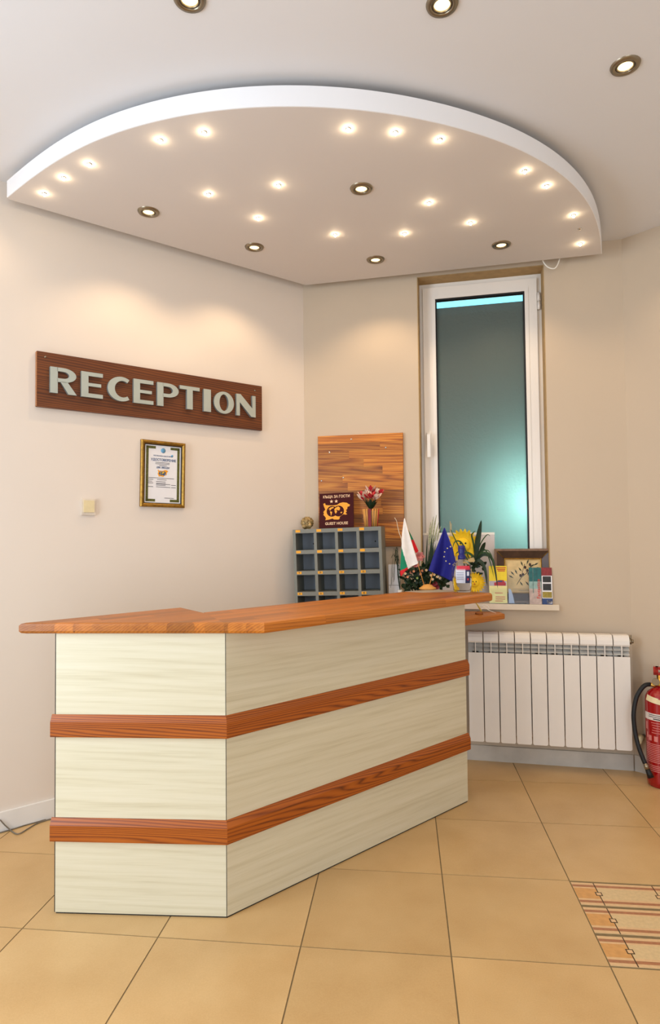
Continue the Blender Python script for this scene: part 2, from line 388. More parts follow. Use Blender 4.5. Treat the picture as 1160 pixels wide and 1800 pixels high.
# decorated border tiles: cream strips with printed brown bands, orange ends and small square marks
M_dc = plain('deco_cream', srgb(216, 188, 140), .35, noise=.08, scale=90); M_do = plain('deco_orange', srgb(214, 158, 92), .35, noise=.1, scale=60)
M_db = plain('deco_brown', srgb(176, 118, 80), .35, noise=.15, scale=90); M_dl = plain('deco_line', srgb(70, 48, 24), .4)
M_dp = plain('deco_peach', srgb(222, 184, 136), .35, noise=.08, scale=70)
def deco_mesh():
    L, W = S-2*g, S/3-.015
    mb = MB(); mb.mi = 0; mb.box(0, L, 0, W, -.009, -.0004)
    e = -.0004
    def rect(x0, x1, y0, y1, mi, z): mb.mi = mi; mb.box(x0, x1, y0, y1, e, z)
    xl = [.17*S, .61*S]
    rect(0, L, 0, .10*W, 4, 0); rect(0, L, .10*W, .2*W, 2, 0); rect(0, L, .2*W, .28*W, 4, 0)
    rect(0, xl[0], .28*W, .74*W, 1, 0); rect(xl[0], L, .28*W, .74*W, 0, 0)
    rect(0, L, .74*W, .8*W, 4, 0); rect(0, L, .8*W, .9*W, 2, 0); rect(0, L, .9*W, W, 4, 0)
    for x in xl:
        rect(x-.0017, x+.0017, 0, W, 3, .0002)
        rect(x-.011, x+.011, W*.5-.011, W*.5+.011, 3, .0003); rect(x-.0075, x+.0075, W*.5-.0075, W*.5+.0075, 4, .0004)
    return mb.mesh('decorated_tile', [M_dc, M_do, M_db, M_dl, M_dp])
dm = deco_mesh()
for ii in (5, 6):
    for k in range(3):
        q = gridpt(ii, 1+k/3)
        px = .006
        link('decorated_tile', dm, floor, (q[0]+g*gc-px*gs, q[1]+g*gs+px*gc, 0), (0, 0, GA))

# ------------------------------------------------------------------ window
win = empty('window_1', C0+Vector((0, 0, 0)), AW); tag(win, 'tall narrow white framed window with frosted glass', kind='structure')
mb = MB()   # coloured foam / plaster lining of the recess
mb.box(WU0-.0005, WU0+.004, -.0, WD, WZ0, WZ1); mb.box(WU1-.004, WU1+.0005, 0, WD, WZ0, WZ1); mb.box(WU0, WU1, 0, WD, WZ1-.004, WZ1+.0005)
mb.build('reveal', M_reveal, win)
def ring(mb, u0, u1, z0, z1, wl, wr, wb, wt, y0, y1):
    mb.box(u0, u0+wl, y0, y1, z0, z1); mb.box(u1-wr, u1, y0, y1, z0, z1); mb.box(u0+wl, u1-wr, y0, y1, z0, z0+wb); mb.box(u0+wl, u1-wr, y0, y1, z1-wt, z1)
FU0, FU1, FZ0, FZ1 = WU0+.004, WU1-.004, WZ0, WZ1-.004
mb = MB(); ring(mb, FU0, FU1, FZ0, FZ1, .05, .05, .05, .05, WD-.012, WD+.06); mb.build('window_frame', M_pvc, win, bevel=.003)
SU0, SU1, SZ0, SZ1 = FU0+.02, FU1-.026, FZ0+.02, FZ1-.028
mb = MB(); ring(mb, SU0, SU1, SZ0, SZ1, .072, .066, .075, .07, WD-.03, WD+.03); sash = mb.build('sash', M_pvc, win, bevel=.004)
mb = MB(); ring(mb, SU0+.05, SU1-.046, SZ0+.055, SZ1-.05, .022, .02, .02, .02, WD-.034, WD-.02); mb.build('glazing_bead', M_pvc, sash, bevel=.003)
GU0, GU1, GZ0, GZ1 = SU0+.072, SU1-.066, SZ0+.075, SZ1-.07
mb = MB(); ring(mb, GU0-.001, GU1+.001, GZ0-.001, GZ1+.001, .009, .009, .009, .009, WD-.026, WD+.002); mb.build('gasket', M_black, sash)
def mat_frost():
    mt, nt, b = new_mat('frosted_glass')
    out = nt.nodes['Material Output']
    tr = N(nt, 'ShaderNodeBsdfTranslucent'); tr.inputs[0].default_value = (.62, .66, .63, 1)
    gl = N(nt, 'ShaderNodeBsdfGlossy'); gl.inputs['Roughness'].default_value = .38; gl.inputs[0].default_value = (.75, .8, .8, 1)
    df = N(nt, 'ShaderNodeBsdfDiffuse'); df.inputs[0].default_value = (.16, .17, .155, 1)
    tc = N(nt, 'ShaderNodeTexCoord'); nz = N(nt, 'ShaderNodeTexNoise'); nz.inputs['Scale'].default_value = 70; nz.inputs['Detail'].default_value = 3; nt.links.new(tc.outputs['Object'], nz.inputs['Vector'])
    bp = N(nt, 'ShaderNodeBump'); bp.inputs['Strength'].default_value = .7; bp.inputs['Distance'].default_value = .004; nt.links.new(nz.outputs[0], bp.inputs['Height'])
    for s_ in (gl, tr): nt.links.new(bp.outputs[0], s_.inputs['Normal'])
    rf = N(nt, 'ShaderNodeBsdfRefraction'); rf.inputs['Roughness'].default_value = .8; rf.inputs['IOR'].default_value = 1.12; rf.inputs[0].default_value = (.8, .9, .88, 1); nt.links.new(bp.outputs[0], rf.inputs['Normal'])
    m0 = N(nt, 'ShaderNodeMixShader'); m0.inputs[0].default_value = .12; nt.links.new(tr.outputs[0], m0.inputs[1]); nt.links.new(rf.outputs[0], m0.inputs[2])
    m1 = N(nt, 'ShaderNodeMixShader'); m1.inputs[0].default_value = .38; nt.links.new(m0.outputs[0], m1.inputs[1]); nt.links.new(df.outputs[0], m1.inputs[2])
    fr = N(nt, 'ShaderNodeFresnel'); fr.inputs[0].default_value = 1.35
    m2 = N(nt, 'ShaderNodeMixShader'); nt.links.new(fr.outputs[0], m2.inputs[0]); nt.links.new(m1.outputs[0], m2.inputs[1]); nt.links.new(gl.outputs[0], m2.inputs[2])
    nt.links.new(m2.outputs[0], out.inputs[0]); return mt
M_frost = mat_frost()
STRIP = .047
MB().box(GU0-.004, GU1+.004, WD-.006, WD, GZ0-.004, GZ1-STRIP).build('frosted_pane', M_frost, sash)
MB().box(GU0-.004, GU1+.004, WD-.006, WD, GZ1-STRIP, GZ1+.004).build('clear_pane', M_clear, sash)
# handle, hinge
u, z = Wuz(755, 772, -WD)
hd = MB().box(u-.011, u+.011, WD-.045, WD-.029, z-.035, z+.035).build('handle', M_pvc, win, bevel=.004)
MB().box(u-.008, u+.008, WD-.07, WD-.045, z-.012, z+.012).box(u-.009, u+.009, WD-.082, WD-.066, z-.115, z+.018).build('lever', M_pvc, hd, bevel=.004)
for zz in (2.50, .98):
    mb = MB(); ux = SU1+.011
    for q in range(2): mb.lathe([(0, 0), (.009, 0), (.009, .046), (0, .046)], 12, Matrix.Translation((ux, WD-.028, zz+q*.049)))
    mb.build('hinge', M_pvc, win)
MB().box(WU0-.03, 1.406, -.032, 0, WZ0-.03, WZ0).box(WU0+.0005, WU1-.0005, 0, WD+.06, WZ0-.03, WZ0).build('window_sill', M_sill, win, weld=True)
# the light well outside the window: dark shaft, a tube lamp above and a bulkhead lamp low on the right
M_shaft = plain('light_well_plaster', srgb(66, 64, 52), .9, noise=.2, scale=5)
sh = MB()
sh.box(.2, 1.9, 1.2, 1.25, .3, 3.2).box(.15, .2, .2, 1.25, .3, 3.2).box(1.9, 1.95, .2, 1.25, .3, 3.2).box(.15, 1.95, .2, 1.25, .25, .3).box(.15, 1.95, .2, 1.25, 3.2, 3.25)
sh.prism([(.205, 2.535), (.205, 2.555), (.97, 2.80), (.97, 2.78)], .2, 1.9, Matrix(((0, 0, 1, 0), (1, 0, 0, 0), (0, 1, 0, 0), (0, 0, 0, 1))))  # unseen sloping slab added to keep the tube's light off the frosted pane
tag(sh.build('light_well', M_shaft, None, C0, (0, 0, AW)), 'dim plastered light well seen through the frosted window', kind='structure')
tl = empty('tube_lamp', C0+DW*1.06-NW*.9+Vector((0, 0, 2.87)), AW, 'cool white tube lamp glowing behind the top strip of the window', 'lamp')
MB().box(-.5, .5, -.03, .03, -.07, .07).build('tube', emit_mat('cool_tube', (.22, .78, 1, 1), 1.5), tl, bevel=.02)
MB().box(-.52, .52, .03, .08, -.08, .08).build('lamp_housing', M_white, tl)
bl = empty('bulkhead_lamp', onwall(934, 884, C0, NW, -.40), AW, 'cool bulkhead lamp glowing through the lower right of the frosted window', 'lamp')
MB().ball((0, 0, 0), .085, 20).build('globe', emit_mat('cool_globe', (.5, 1, .97, 1), 85), bl)
MB().lathe([(0, .08), (.05, .08), (.05, .14), (0, .14)], 12, Matrix.Rotation(-pi/2, 4, 'X')).build('lamp_base', M_white, bl)

# ------------------------------------------------------------------ suspended ceiling panel and lights
ZP, ZT = 2.70, 2.773
top_px = [(14, 318), (50, 282), (100, 245), (150, 217.5), (200, 197.5), (250, 182.5), (300, 170), (350, 161), (400, 155), (450, 151), (500, 149), (560, 150.7), (637, 154.5), (715, 163.6), (818.7, 187), (922, 223), (974, 254), (1025, 300.7), (1051.5, 342), (1060, 378)]
rim = [onz(x, y, ZT).to_2d() for x, y in top_px]
rim.append(onz(1057, 446.5, ZP).to_2d())
def catmull(P, n=5):
    out = []
    for i in range(len(P)-1):
        p0, p1, p2, p3 = P[max(i-1, 0)], P[i], P[i+1], P[min(i+2, len(P)-1)]
        for k in range(n):
            t = k/n
            out.append(.5*((2*p1)+(p2-p0)*t+(2*p0-5*p1+4*p2-p3)*t*t+(3*p1-p0-3*p2+p3)*t**3))
    out.append(P[-1]); return out
for _ in range(3):   # even out the hand-read curve
    rim = [rim[0]]+[(rim[i-1]+2*rim[i]+rim[i+1])/4 for i in range(1, len(rim)-1)]+[rim[-1]]
arc = catmull(rim, 5)
tipL = onz(14, 350, ZP).to_2d(); cor = onz(537, 501.3, ZP).to_2d()
outline = [tuple(tipL), tuple(cor)] + [tuple(v) for v in arc[::-1]]
area = sum(outline[i][0]*outline[(i+1) % len(outline)][1]-outline[(i+1) % len(outline)][0]*outline[i][1] for i in range(len(outline)))
if area < 0: outline = outline[::-1]
pan = empty('ceiling_panel', (0, 0, ZP), 0, 'white half-moon suspended ceiling panel studded with small lights', 'ceiling panel')
MB().prism(outline, 0, ZT-ZP).build('panel', M_panel, pan)
M_rim = plain('daylit_rim_white', srgb(240, 240, 242), .7, noise=.01, scale=2)  # rim coloured whiter than the panel to carry the daylight falling on it
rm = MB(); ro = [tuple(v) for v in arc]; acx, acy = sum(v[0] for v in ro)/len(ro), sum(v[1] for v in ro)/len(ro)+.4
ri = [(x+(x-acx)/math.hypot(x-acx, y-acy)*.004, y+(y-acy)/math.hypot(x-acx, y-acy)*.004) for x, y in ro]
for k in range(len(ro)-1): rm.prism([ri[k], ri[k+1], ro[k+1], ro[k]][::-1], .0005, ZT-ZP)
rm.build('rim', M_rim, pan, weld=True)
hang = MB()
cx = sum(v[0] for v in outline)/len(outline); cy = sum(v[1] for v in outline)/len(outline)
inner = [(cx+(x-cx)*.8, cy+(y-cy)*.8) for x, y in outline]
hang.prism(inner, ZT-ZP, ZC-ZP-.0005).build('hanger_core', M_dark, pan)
M_bulb = emit_mat('halogen_bulb', (1, .74, .34, 1), 2.6)
M_star = emit_mat('star_bulb', (1, .84, .58, 1), 60)
ring_me = MB().lathe([(.030, 0), (.030, -.005), (.035, -.008), (.045, -.006), (.048, 0)], 28).mesh('bezel', M_steel)
gim_me = MB().lathe([(.024, -.001), (.024, -.005), (.026, -.0065), (.0295, -.003), (.0295, 0)], 24).mesh('gimbal_ring', M_steel)
bulb_me = MB().lathe([(.0245, -.0008), (.018, -.0035), (0, -.005)], 20).mesh('bulb', M_bulb)
def downlight(px, z, label, power=14, blend=.6, size=2.2):
    P = onz(px[0], px[1], z)
    t = empty('downlight', P, random.random(), label, 'downlight', 'recessed downlights')
    link('bezel', ring_me, t); link('gimbal_ring', gim_me, t); link('bulb', bulb_me, t)
    l = add_light('SPOT', 'halogen_beam', (0, 0, -.02), power, WARM, t, spot_size=size, spot_blend=blend, shadow_soft_size=.02)
    return t
DP = 7.6
downlight((261, 372), ZP, 'nickel downlight in the ceiling panel, leftmost of the panel five', DP)
downlight((447, 434), ZP, 'nickel downlight in the ceiling panel, second from the left near the sign wall', DP)
downlight((635, 331), ZP, 'nickel downlight in the ceiling panel, the one nearest the curved rim', DP)
downlight((660, 456), ZP, 'nickel downlight in the ceiling panel, just above the wall left of the window', DP)
downlight((881, 430), ZP, 'nickel downlight in the ceiling panel, above the window', DP)
downlight((-130, 250), ZC, 'nickel downlight in the main ceiling, out of frame beside the sign wall', DP)
downlight((1268, 300), ZC, 'nickel downlight in the main ceiling, out of frame on the right', DP)
downlight((333, -2), ZC, 'nickel downlight in the main ceiling, cut by the top edge on the left', DP)
downlight((777, 7), ZC, 'nickel downlight in the main ceiling, at the top right of the middle', DP)
downlight((1099, 115), ZC, 'nickel downlight in the main ceiling, far right above the extinguisher corner', DP)
base_me = MB().lathe([(.004, 0), (.0045, -.004), (.009, -.003), (.0105, 0)], 16).mesh('bezel', M_chrome)
star_me = MB().ball((0, 0, -.006), .0065, 10).mesh('bulb', M_star)
def star(px, label, lit=True):
    P = onz(px[0], px[1], ZP)
    t = empty('star_light', P, 0, label, 'star light', 'small star lights')
    link('bezel', base_me, t)
    if lit:
        link('bulb', star_me, t)
        add_light('POINT', 'star_glow', (0, 0, -.016), .042, (1, .74, .44), t, shadow_soft_size=.006)
    else: MB().lathe([(.004, -.001), (.003, -.003), (0, -.003)], 10).build('socket', M_black, t)
rimstars = [(78, 340), (112, 312), (157, 288), (282, 246), (359, 232), (612, 226), (695, 232), (773, 245), (922, 300), (961, 326), (1008, 378), (1020, 428)]
instars = [(367, 341), (454, 383), (490, 325), (589, 412), (711, 410), (754, 356), (827, 391)]
ORD = ['first', 'second', 'third', 'fourth', 'fifth', 'sixth', 'seventh', 'eighth', 'ninth', 'tenth', 'eleventh', 'twelfth']
for k, q in enumerate(rimstars): star(q, 'tiny lit star light following the curved rim of the panel, %s from the left' % ORD[k])
for k, q in enumerate(instars): star(q, 'tiny lit star light inside the panel away from the rim, %s from the left' % ORD[k])
star((1019, 402), 'unlit dark star light socket near the right end of the panel', False)
# loose cable hanging from the panel edge
cb = [onwall(x, y, C0, NW, .05) for x, y in ((953, 452), (955, 460), (961, 468), (969, 472), (976, 471), (981, 463), (985, 450))]
tag(MB().tube(catmull(cb, 4), .0035, 8).build('loose_cable', M_white), 'loop of white cable hanging from the ceiling panel beside the window', 'cable')

# ------------------------------------------------------------------ counter
cl, cc, crr = Vector((-.9277, 2.1319, 0)), Vector((-.3501, 2.0965, 0)), Vector((.6275, 2.9641, 0))
HB = .926
ctr = empty('reception_counter', cc, 0, 'angled reception counter clad in pale ash panels with two orange wood bands', 'counter')
def face_panels(a, b, name):
    d = b-a; L = d.length; an = math.atan2(d.y, d.x)
    M0 = a-cc
    MB().box(.0015, L-.0015, 0, .018, .005, HB).build(name, M_lam, ctr, M0, (0, 0, an))
    MB().box(.004, L-.004, .002, .016, 0, .006).build('plinth', M_dark, ctr, M0, (0, 0, an))
    return M0, an, L
Ml, al, Ll = face_panels(cl, cc, 'side_panel'); Mr, ar, Lr = face_panels(cc, crr, 'front_panel')
MB().tube([(0.0, .004, .0), (0, .004, HB)], .0028, 8).build('corner_edge', M_dark, ctr)
MB().box(-.0015, .0005, 0, .018, .005, HB).build('edge_strip', M_dark, ctr, Ml, (0, 0, al))
for z0, z1 in ((.583, .655), (.241, .315)):
    for (M0, an, L, x0, x1, t0, t1) in ((Ml, al, Ll, -.011, Ll, 0, .013*math.tan((ar-al)/2)), (Mr, ar, Lr, 0, Lr+.008, .013*math.tan((ar-al)/2), 0)):
        # mitred at the corner; sloping top edge
        prof = [(.0, z0), (-.013, z0), (-.014, z0+.004), (-.014, z1-.022), (-.002, z1-.001), (0, z1)]
        mb = MB(); vs0 = []; vs1 = []
        k = -1
        for y, z in prof:
            vs0.append(mb.bm.verts.new((x0+(y*math.tan((ar-al)/2)*-1 if x0 == 0 else 0)*1.0, y, z)))
            vs1.append(mb.bm.verts.new((x1+(-y*math.tan((ar-al)/2)*-1 if x1 == Ll else 0), y, z)))
        if x0 == 0:
            for v in vs0: v.co.x = v.co.y*math.tan((ar-al)/2)*1.0
        else:
            for v in vs1: v.co.x = L-v.co.y*math.tan((ar-al)/2)
        n = len(prof)
        for i in range(n):
            j = (i+1) % n; mb.bm.faces.new((vs0[i], vs1[i], vs1[j], vs0[j]))
        mb.bm.faces.new(vs0[::-1]); mb.bm.faces.new(vs1)
        mb.build('wood_band', M_band, ctr, M0, (0, 0, an))
# hidden end panels and back rail that carry the worktop
for P, a, L in ((cl+Vector((.012, .03, 0)), math.radians(43), .44), (crr+Vector((-.02, .01, 0)), ar+pi/2, .26)):
    MB().box(0, L, 0, .018, 0, HB).build('end_panel', M_lam, ctr, P-cc, (0, 0, a))

def staves(parent, outline, rounded, ang, z0, z1, width, r, mat, lens=(.25, .6), name='stave', seam=.00015, M=None):
    """glued-up worktop: every stave a convex piece, outer edges rounded"""
    P = [Vector(p) for p in outline]; hp = halfplanes(P)
    c, s = math.cos(ang), math.sin(ang)
    loc = [(p.x*c+p.y*s, -p.x*s+p.y*c) for p in P]
    u0, u1 = min(q[0] for q in loc), max(q[0] for q in loc); v0, v1 = min(q[1] for q in loc), max(q[1] for q in loc)
    n = max(1, round((v1-v0)/width)); wd = (v1-v0)/n
    lev = [(z0, r), (z0+.3*r, .3*r), (z0+r, 0), (z1-r, 0), (z1-.3*r, .3*r), (z1, r)]
    for k in range(n):
        u = u0-random.random()*lens[0]
        while u < u1:
            L = random.uniform(*lens)
            if u1-(u+L) < .1: L = u1-u+.01
            cell = [(u+seam, v0+k*wd+seam), (u+L-seam, v0+k*wd+seam), (u+L-seam, v0+(k+1)*wd-seam), (u+seam, v0+(k+1)*wd-seam)]
            cell = [(x*c-y*s, x*s+y*c) for x, y in cell]
            pts = []; ok = True
            for z, ins in lev:
                q = clip(cell, [(nn, cc_+(ins if rd else 0)) for (nn, cc_), rd in zip(hp, rounded)])
                pts += [(x, y, z) for x, y in q]
            u += L
            if len(pts) < 8: continue
            mx = sum(p[0] for p in pts)/len(pts); my = sum(p[1] for p in pts)/len(pts)
            lp = [((x-mx)*c+(y-my)*s, -(x-mx)*s+(y-my)*c, z) for x, y, z in pts]
            if max(p[0] for p in lp)-min(p[0] for p in lp) < .004: continue
            try: o = MB().hull(lp).build(name, mat, parent, (mx, my, 0), (0, 0, ang))
            except Exception: pass
ZTOP = .962
wt = empty('worktop', (cc.x, cc.y, HB), 0, 'glued larch stave worktop on the reception counter', 'worktop')
def rel(q): return (q[0]-cc.x, q[1]-cc.y)
tip, Sx, b2, b1 = (-1.045, 2.117), (-.352, 2.074), (-.476, 2.362), (-.598, 2.53)
Fx, Rx, B5 = (-.218, 2.066), (.775, 2.975), (.49, 3.205)
HW = ZTOP-HB
staves(wt, [rel(q) for q in (tip, Sx, b2, b1)], [1, 0, 1, 1], math.radians(42.4), 0, HW, .046, .009, M_stave)
Rx1 = (Rx[0]-.02, Rx[1]-.018); Rx2 = (Rx[0]-.016, Rx[1]+.013)
staves(wt, [rel(q) for q in (Sx, Fx, Rx1, Rx2, B5, b2)], [1, 1, 1, 1, 1, 0], math.radians(42.4), 0, HW, .046, .009, M_stave, lens=(.3, .75))

# lower clerk's desk behind the counter
ZD = .815
T = onz(887, 1078.5, ZD)
desk = empty('desk', (T.x, T.y, 0), 0, 'lower larch desk top jutting out behind the counter above the radiator', 'desk')
dd = Vector((math.cos(math.radians(41.6)), math.sin(math.radians(41.6)))); dn = Vector((-dd.y, dd.x))
def wallpt(u, d): P = C0+DW*u+NW*d; return Vector((P.x, P.y))
T2 = Vector((T.x, T.y)); uT = DW.dot(T-C0); dT = NW.dot(T-C0)
A_ = T2-dd*.43
pl = [A_, T2, wallpt(uT-.02, .036), wallpt(uT-.02-.36, .036)]
pl.append(A_+dn*.30)
pl = [tuple(v-T2) for v in pl]
staves(desk, pl, [1]*len(pl), math.radians(41.6), ZD-.03, ZD, .045, .006, M_stave)
pl2 = [tuple(v-T2) for v in (wallpt(-.004, .025), wallpt(-.004, .34), wallpt(.52, .34), wallpt(.52, .025))]
ds = empty('side_desk', (T.x, T.y, 0), 0, 'narrow larch desk against the wall carrying the pigeonhole rack', 'desk')
staves(ds, pl2, [1]*4, AW, ZD-.03, ZD, .045, .004, M_stave)
for (u_, d_) in ((.05, .1), (.05, .3), (.5, .3)):
    q = wallpt(u_, d_)-T2; MB().box(-.02, .02, -.02, .02, 0, ZD-.03).build('leg', M_lam, ds, (q.x, q.y, 0), (0, 0, AW))
q = A_+dd*.06+dn*.15-T2; MB().box(-.02, .02, -.02, .02, 0, ZD-.03).build('leg', M_lam, desk, (q.x, q.y, 0), (0, 0, AW))


# ------------------------------------------------------------------ RECEPTION sign
def at(x, y, P):         # pixel on the upright plane through P that faces the camera
    n = Vector((P.x, P.y, 0)).normalized(); d = ray(x, y)
    return CAM + d*(n.dot(P-CAM)/n.dot(d))
def proj(P):
    d = P-CAM; z = d.dot(_fw); return 580+F_PX*d.dot(_r)/z, 900-F_PX*d.dot(_u)/z
u0, u1, z0, z1 = -1.482, -.308, 1.829, 2.078
sg = empty('reception_sign', C0+DL*u0+Vector((0, 0, z0)), AL, 'long dark brown wooden board with silver letters spelling RECEPTION', 'sign')
W, H = u1-u0, z1-z0
MB().box(0, W, -.022, -.001, 0, H).build('board', M_signw, sg, bevel=.003)
MB().box(-.0025, .0005, -.021, -.002, .002, H-.002).build('board_edge', M_signedge, sg)
for x, z in ((.035, H-.022), (W-.045, H-.03)):
    MB().lathe([(0, .003), (.004, .002), (.005, 0)], 10, Matrix.Translation((x, -.0225, z)) @ Matrix.Rotation(pi/2, 4, 'X')).build('screw', M_steel, sg)
def ringstrip(mb, outer, inner, th, closed=True):
    n = len(outer); rng = range(n if closed else n-1)
    V = [[mb.bm.verts.new((x, y, z)) for x, y in pts] for pts in (outer, inner) for z in (0, th)]
    ol, oh, il, ih = V; fs = []
    for i in rng:
        j = (i+1) % n
        for q in ((oh[i], oh[j], ih[j], ih[i]), (ol[j], ol[i], il[i], il[j]), (ol[i], ol[j], oh[j], oh[i]), (il[j], il[i], ih[i], ih[j])): fs.append(mb.bm.faces.new(q))
    if not closed:
        for i in (0, n-1): fs.append(mb.bm.faces.new((ol[i], oh[i], ih[i], il[i])))
def ell(cx, cy, rx, ry, a0, a1, n): return [(cx+rx*math.cos(a0+(a1-a0)*k/n), cy+ry*math.sin(a0+(a1-a0)*k/n)) for k in range(n+1)]
def letter(ch, w, h, th):
    mb = MB(); st = .275*h*min(1, w/(.62*h)+.15); tn = .155*h
    if ch == 'I': st = w
    P = lambda *q: mb.prism(q, 0, th)
    if ch == 'E':
        P((0, 0), (w, 0), (w, tn), (st, tn), (st, h*.44), (w*.92, h*.44), (w*.92, h*.57), (st, h*.57), (st, h-tn), (w, h-tn), (w, h), (0, h))
    elif ch == 'T':
        c = w/2; s2 = st*.5; P((c-s2, 0), (c+s2, 0), (c+s2, h-tn), (w, h-tn), (w, h), (0, h), (0, h-tn), (c-s2, h-tn))
    elif ch == 'I': P((0, 0), (w, 0), (w, h), (0, h))
    elif ch == 'N':
        s2 = st*.82; P((0, 0), (s2*.8, 0), (s2*.8, h*.62), (w-s2, 0), (w, 0), (w, h), (w-s2*.8, h), (w-s2*.8, h*.40), (s2, h), (0, h))
    elif ch == 'O':
        ringstrip(mb, ell(w/2, h/2, w/2, h/2, 0, 2*pi, 32)[:-1], ell(w/2, h/2, w/2-st*1.02, h/2-tn*.8, 0, 2*pi, 32)[:-1], th)
    elif ch == 'C':
        a = .30*pi
        ringstrip(mb, ell(w*.62, h/2, w*.62, h/2, a, 2*pi-a, 28), ell(w*.68, h/2, w*.68-st*1.05, h/2-tn*1.05, a, 2*pi-a, 28), th, False)
    elif ch in 'PR':
        P((0, 0), (st, 0), (st, h), (0, h))
        cy = h*.70 if ch == 'P' else h*.72; ry = h-cy; tn2 = tn*.95
        x0 = w*.5
        o = [(st*.9, h)]+ell(x0, cy, w-x0, ry, pi/2, -pi/2, 16)+[(st*.9, cy-ry)]
        i = [(st*.9, h-tn2)]+ell(x0, cy, w-x0-st*.98, ry-tn2, pi/2, -pi/2, 16)+[(st*.9, cy-ry+tn2)]
        ringstrip(mb, o, i, th, False)
        if ch == 'R': P((w*.38, h*.47), (w*.70, 0), (w*1.02, 0), (w*.66, h*.47))
    return mb
LX = [('R', 122, 238, 128, 272), ('E', 260, 356, 150, 288), ('C', 377, 475, 172, 300), ('E', 492, 580, 184, 312), ('P', 597, 692, 198, 326), ('T', 697, 785, 212, 336), ('I', 803, 835, 228, 346), ('O', 848, 937, 238, 356), ('N', 948, 1033, 252, 368)]
for ch, xa, xb, ya, yb in LX:
    ym = (ya+yb)/2
    ua, _z = Luz(40+xa/2.522, 590+ym/2.522, .04); ub, _z = Luz(40+xb/2.522, 590+ym/2.522, .04)
    um = (xa+xb)/2; _, zt = Luz(40+um/2.522, 590+ya/2.522, .04); _, zb = Luz(40+um/2.522, 590+yb/2.522, .04)
    me = letter(ch, ub-ua, .118, .016).mesh('letter', [M_letter, M_letside])
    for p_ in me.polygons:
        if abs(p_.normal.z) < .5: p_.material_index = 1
    zc_ = (zt+zb)/2-z0
    link('letter', me, sg, (ua-u0, -.0222, H*.5-.059+(zc_-H*.5)*.35), (pi/2, 0, 0))

# ------------------------------------------------------------------ framed certificate
u0, u1, z0, z1 = -1.006, -.772, 1.390, 1.722
ce = empty('certificate', C0+DL*((u0+u1)/2)+Vector((0, 0, z0)), 0, 'certificate in a gold frame hanging below the reception sign', 'certificate', rot=(0, math.radians(1.0), AL))
W, H = u1-u0, z1-z0; hw = W/2
def frame_mb(hw, H, prof):
    """mitred moulding: prof = (inset, depth)"""
    mb = MB(); loops = []
    for ins, dep in prof:
        loops.append([mb.bm.verts.new(v) for v in ((-hw+ins, -dep, ins), (hw-ins, -dep, ins), (hw-ins, -dep, H-ins), (-hw+ins, -dep, H-ins))])
    for a, b in zip(loops, loops[1:]+loops[:1]):
        for i in range(4): mb.bm.faces.new((a[i], a[(i+1) % 4], b[(i+1) % 4], b[i]))
    return mb
frame_mb(hw, H, [(0, .001), (0, .014), (.004, .018), (.010, .019), (.014, .014), (.018, .012), (.018, .001)]).build('frame', M_goldframe, ce)
frame_mb(hw-.0175, H-.035, [(0, .002), (0, .0125), (.004, .011), (.004, .002)]).build('inner_fillet', M_black, ce, (0, 0, .0175))
pp = MB().box(-hw+.02, hw-.02, -.006, -.003, .02, H-.02).build('paper', M_paper, ce)
M_orn = plain('olive_ornament', srgb(110, 112, 46), .6, noise=.5, scale=260)
yb = -.0062
mb = MB(); a, b_, c_, d_ = -hw+.028, hw-.028, .027, H-.027; t_ = .013
for q in ((a, a+t_, c_, d_), (b_-t_, b_, c_, d_), (a, a+.05, d_-t_, d_), (b_-.05, b_, d_-t_, d_), (a, a+.05, c_, c_+t_), (b_-.05, b_, c_, c_+t_)): mb.box(q[0], q[1], yb-.0003, yb, q[2], q[3])
mb.build('ornament_border', M_orn, pp)
ty = yb-.0004
text(pp, 'РЕПУБЛИКА БЪЛГАРИЯ', .0085, (0, ty, H*.775), M_blueink, sx=1)
text(pp, 'УДОСТОВЕРЕНИЕ', .017, (.003, ty, H*.715), M_blueink, bold=.0003, sx=.88)
text(pp, 'ДВЕ ЗВЕЗДИ', .012, (0, ty, H*.60), M_blueink, bold=.0002, sx=.9)
mb = MB()
for zz, x0_, x1_ in ((.675, -.04, .035), (.655, -.04, .035), (.632, -.02, .02), (.44, -.075, .06), (.415, -.03, .02), (.385, -.035, .015), (.36, -.035, .015), (.348, -.035, .04), (.33, -.035, .015), (.305, -.035, .04), (.415, -.078, -.05), (.385, -.078, -.055), (.36, -.078, -.05), (.305, -.078, -.05), (.34, .045, .07), (.305, .045, .07), (.14, 0.01, .06)):
    mb.box(x0_, x1_, ty, ty+.0003, H*zz-.0011, H*zz+.0011)
mb.build('printed_lines', M_ink, pp)
M_lblue = plain('pale_blue_ink', srgb(110, 170, 210), .6)
RX = Matrix.Rotation(pi/2, 4, 'X')
MB().lathe([(0, .0006), (.0125, .0006), (.0125, 0)], 20, Matrix.Translation((0, yb, H*.86)) @ RX).lathe([(0, .0006), (.006, .0006), (.006, 0)], 16, Matrix.Translation((.048, yb, H*.79)) @ RX).build('emblem', M_lblue, pp)
MAPP = [(188, 300), (215, 290), (225, 320), (260, 325), (345, 330), (400, 325), (440, 300), (490, 290), (550, 300), (575, 320), (598, 330), (590, 355), (560, 360), (555, 395), (535, 410), (550, 430), (530, 450), (555, 475), (520, 480), (500, 470), (440, 510), (440, 535), (420, 550), (350, 545), (330, 530), (270, 545), (220, 550), (230, 520), (210, 490), (190, 470), (200, 440), (188, 430), (200, 410), (220, 390), (200, 345)]
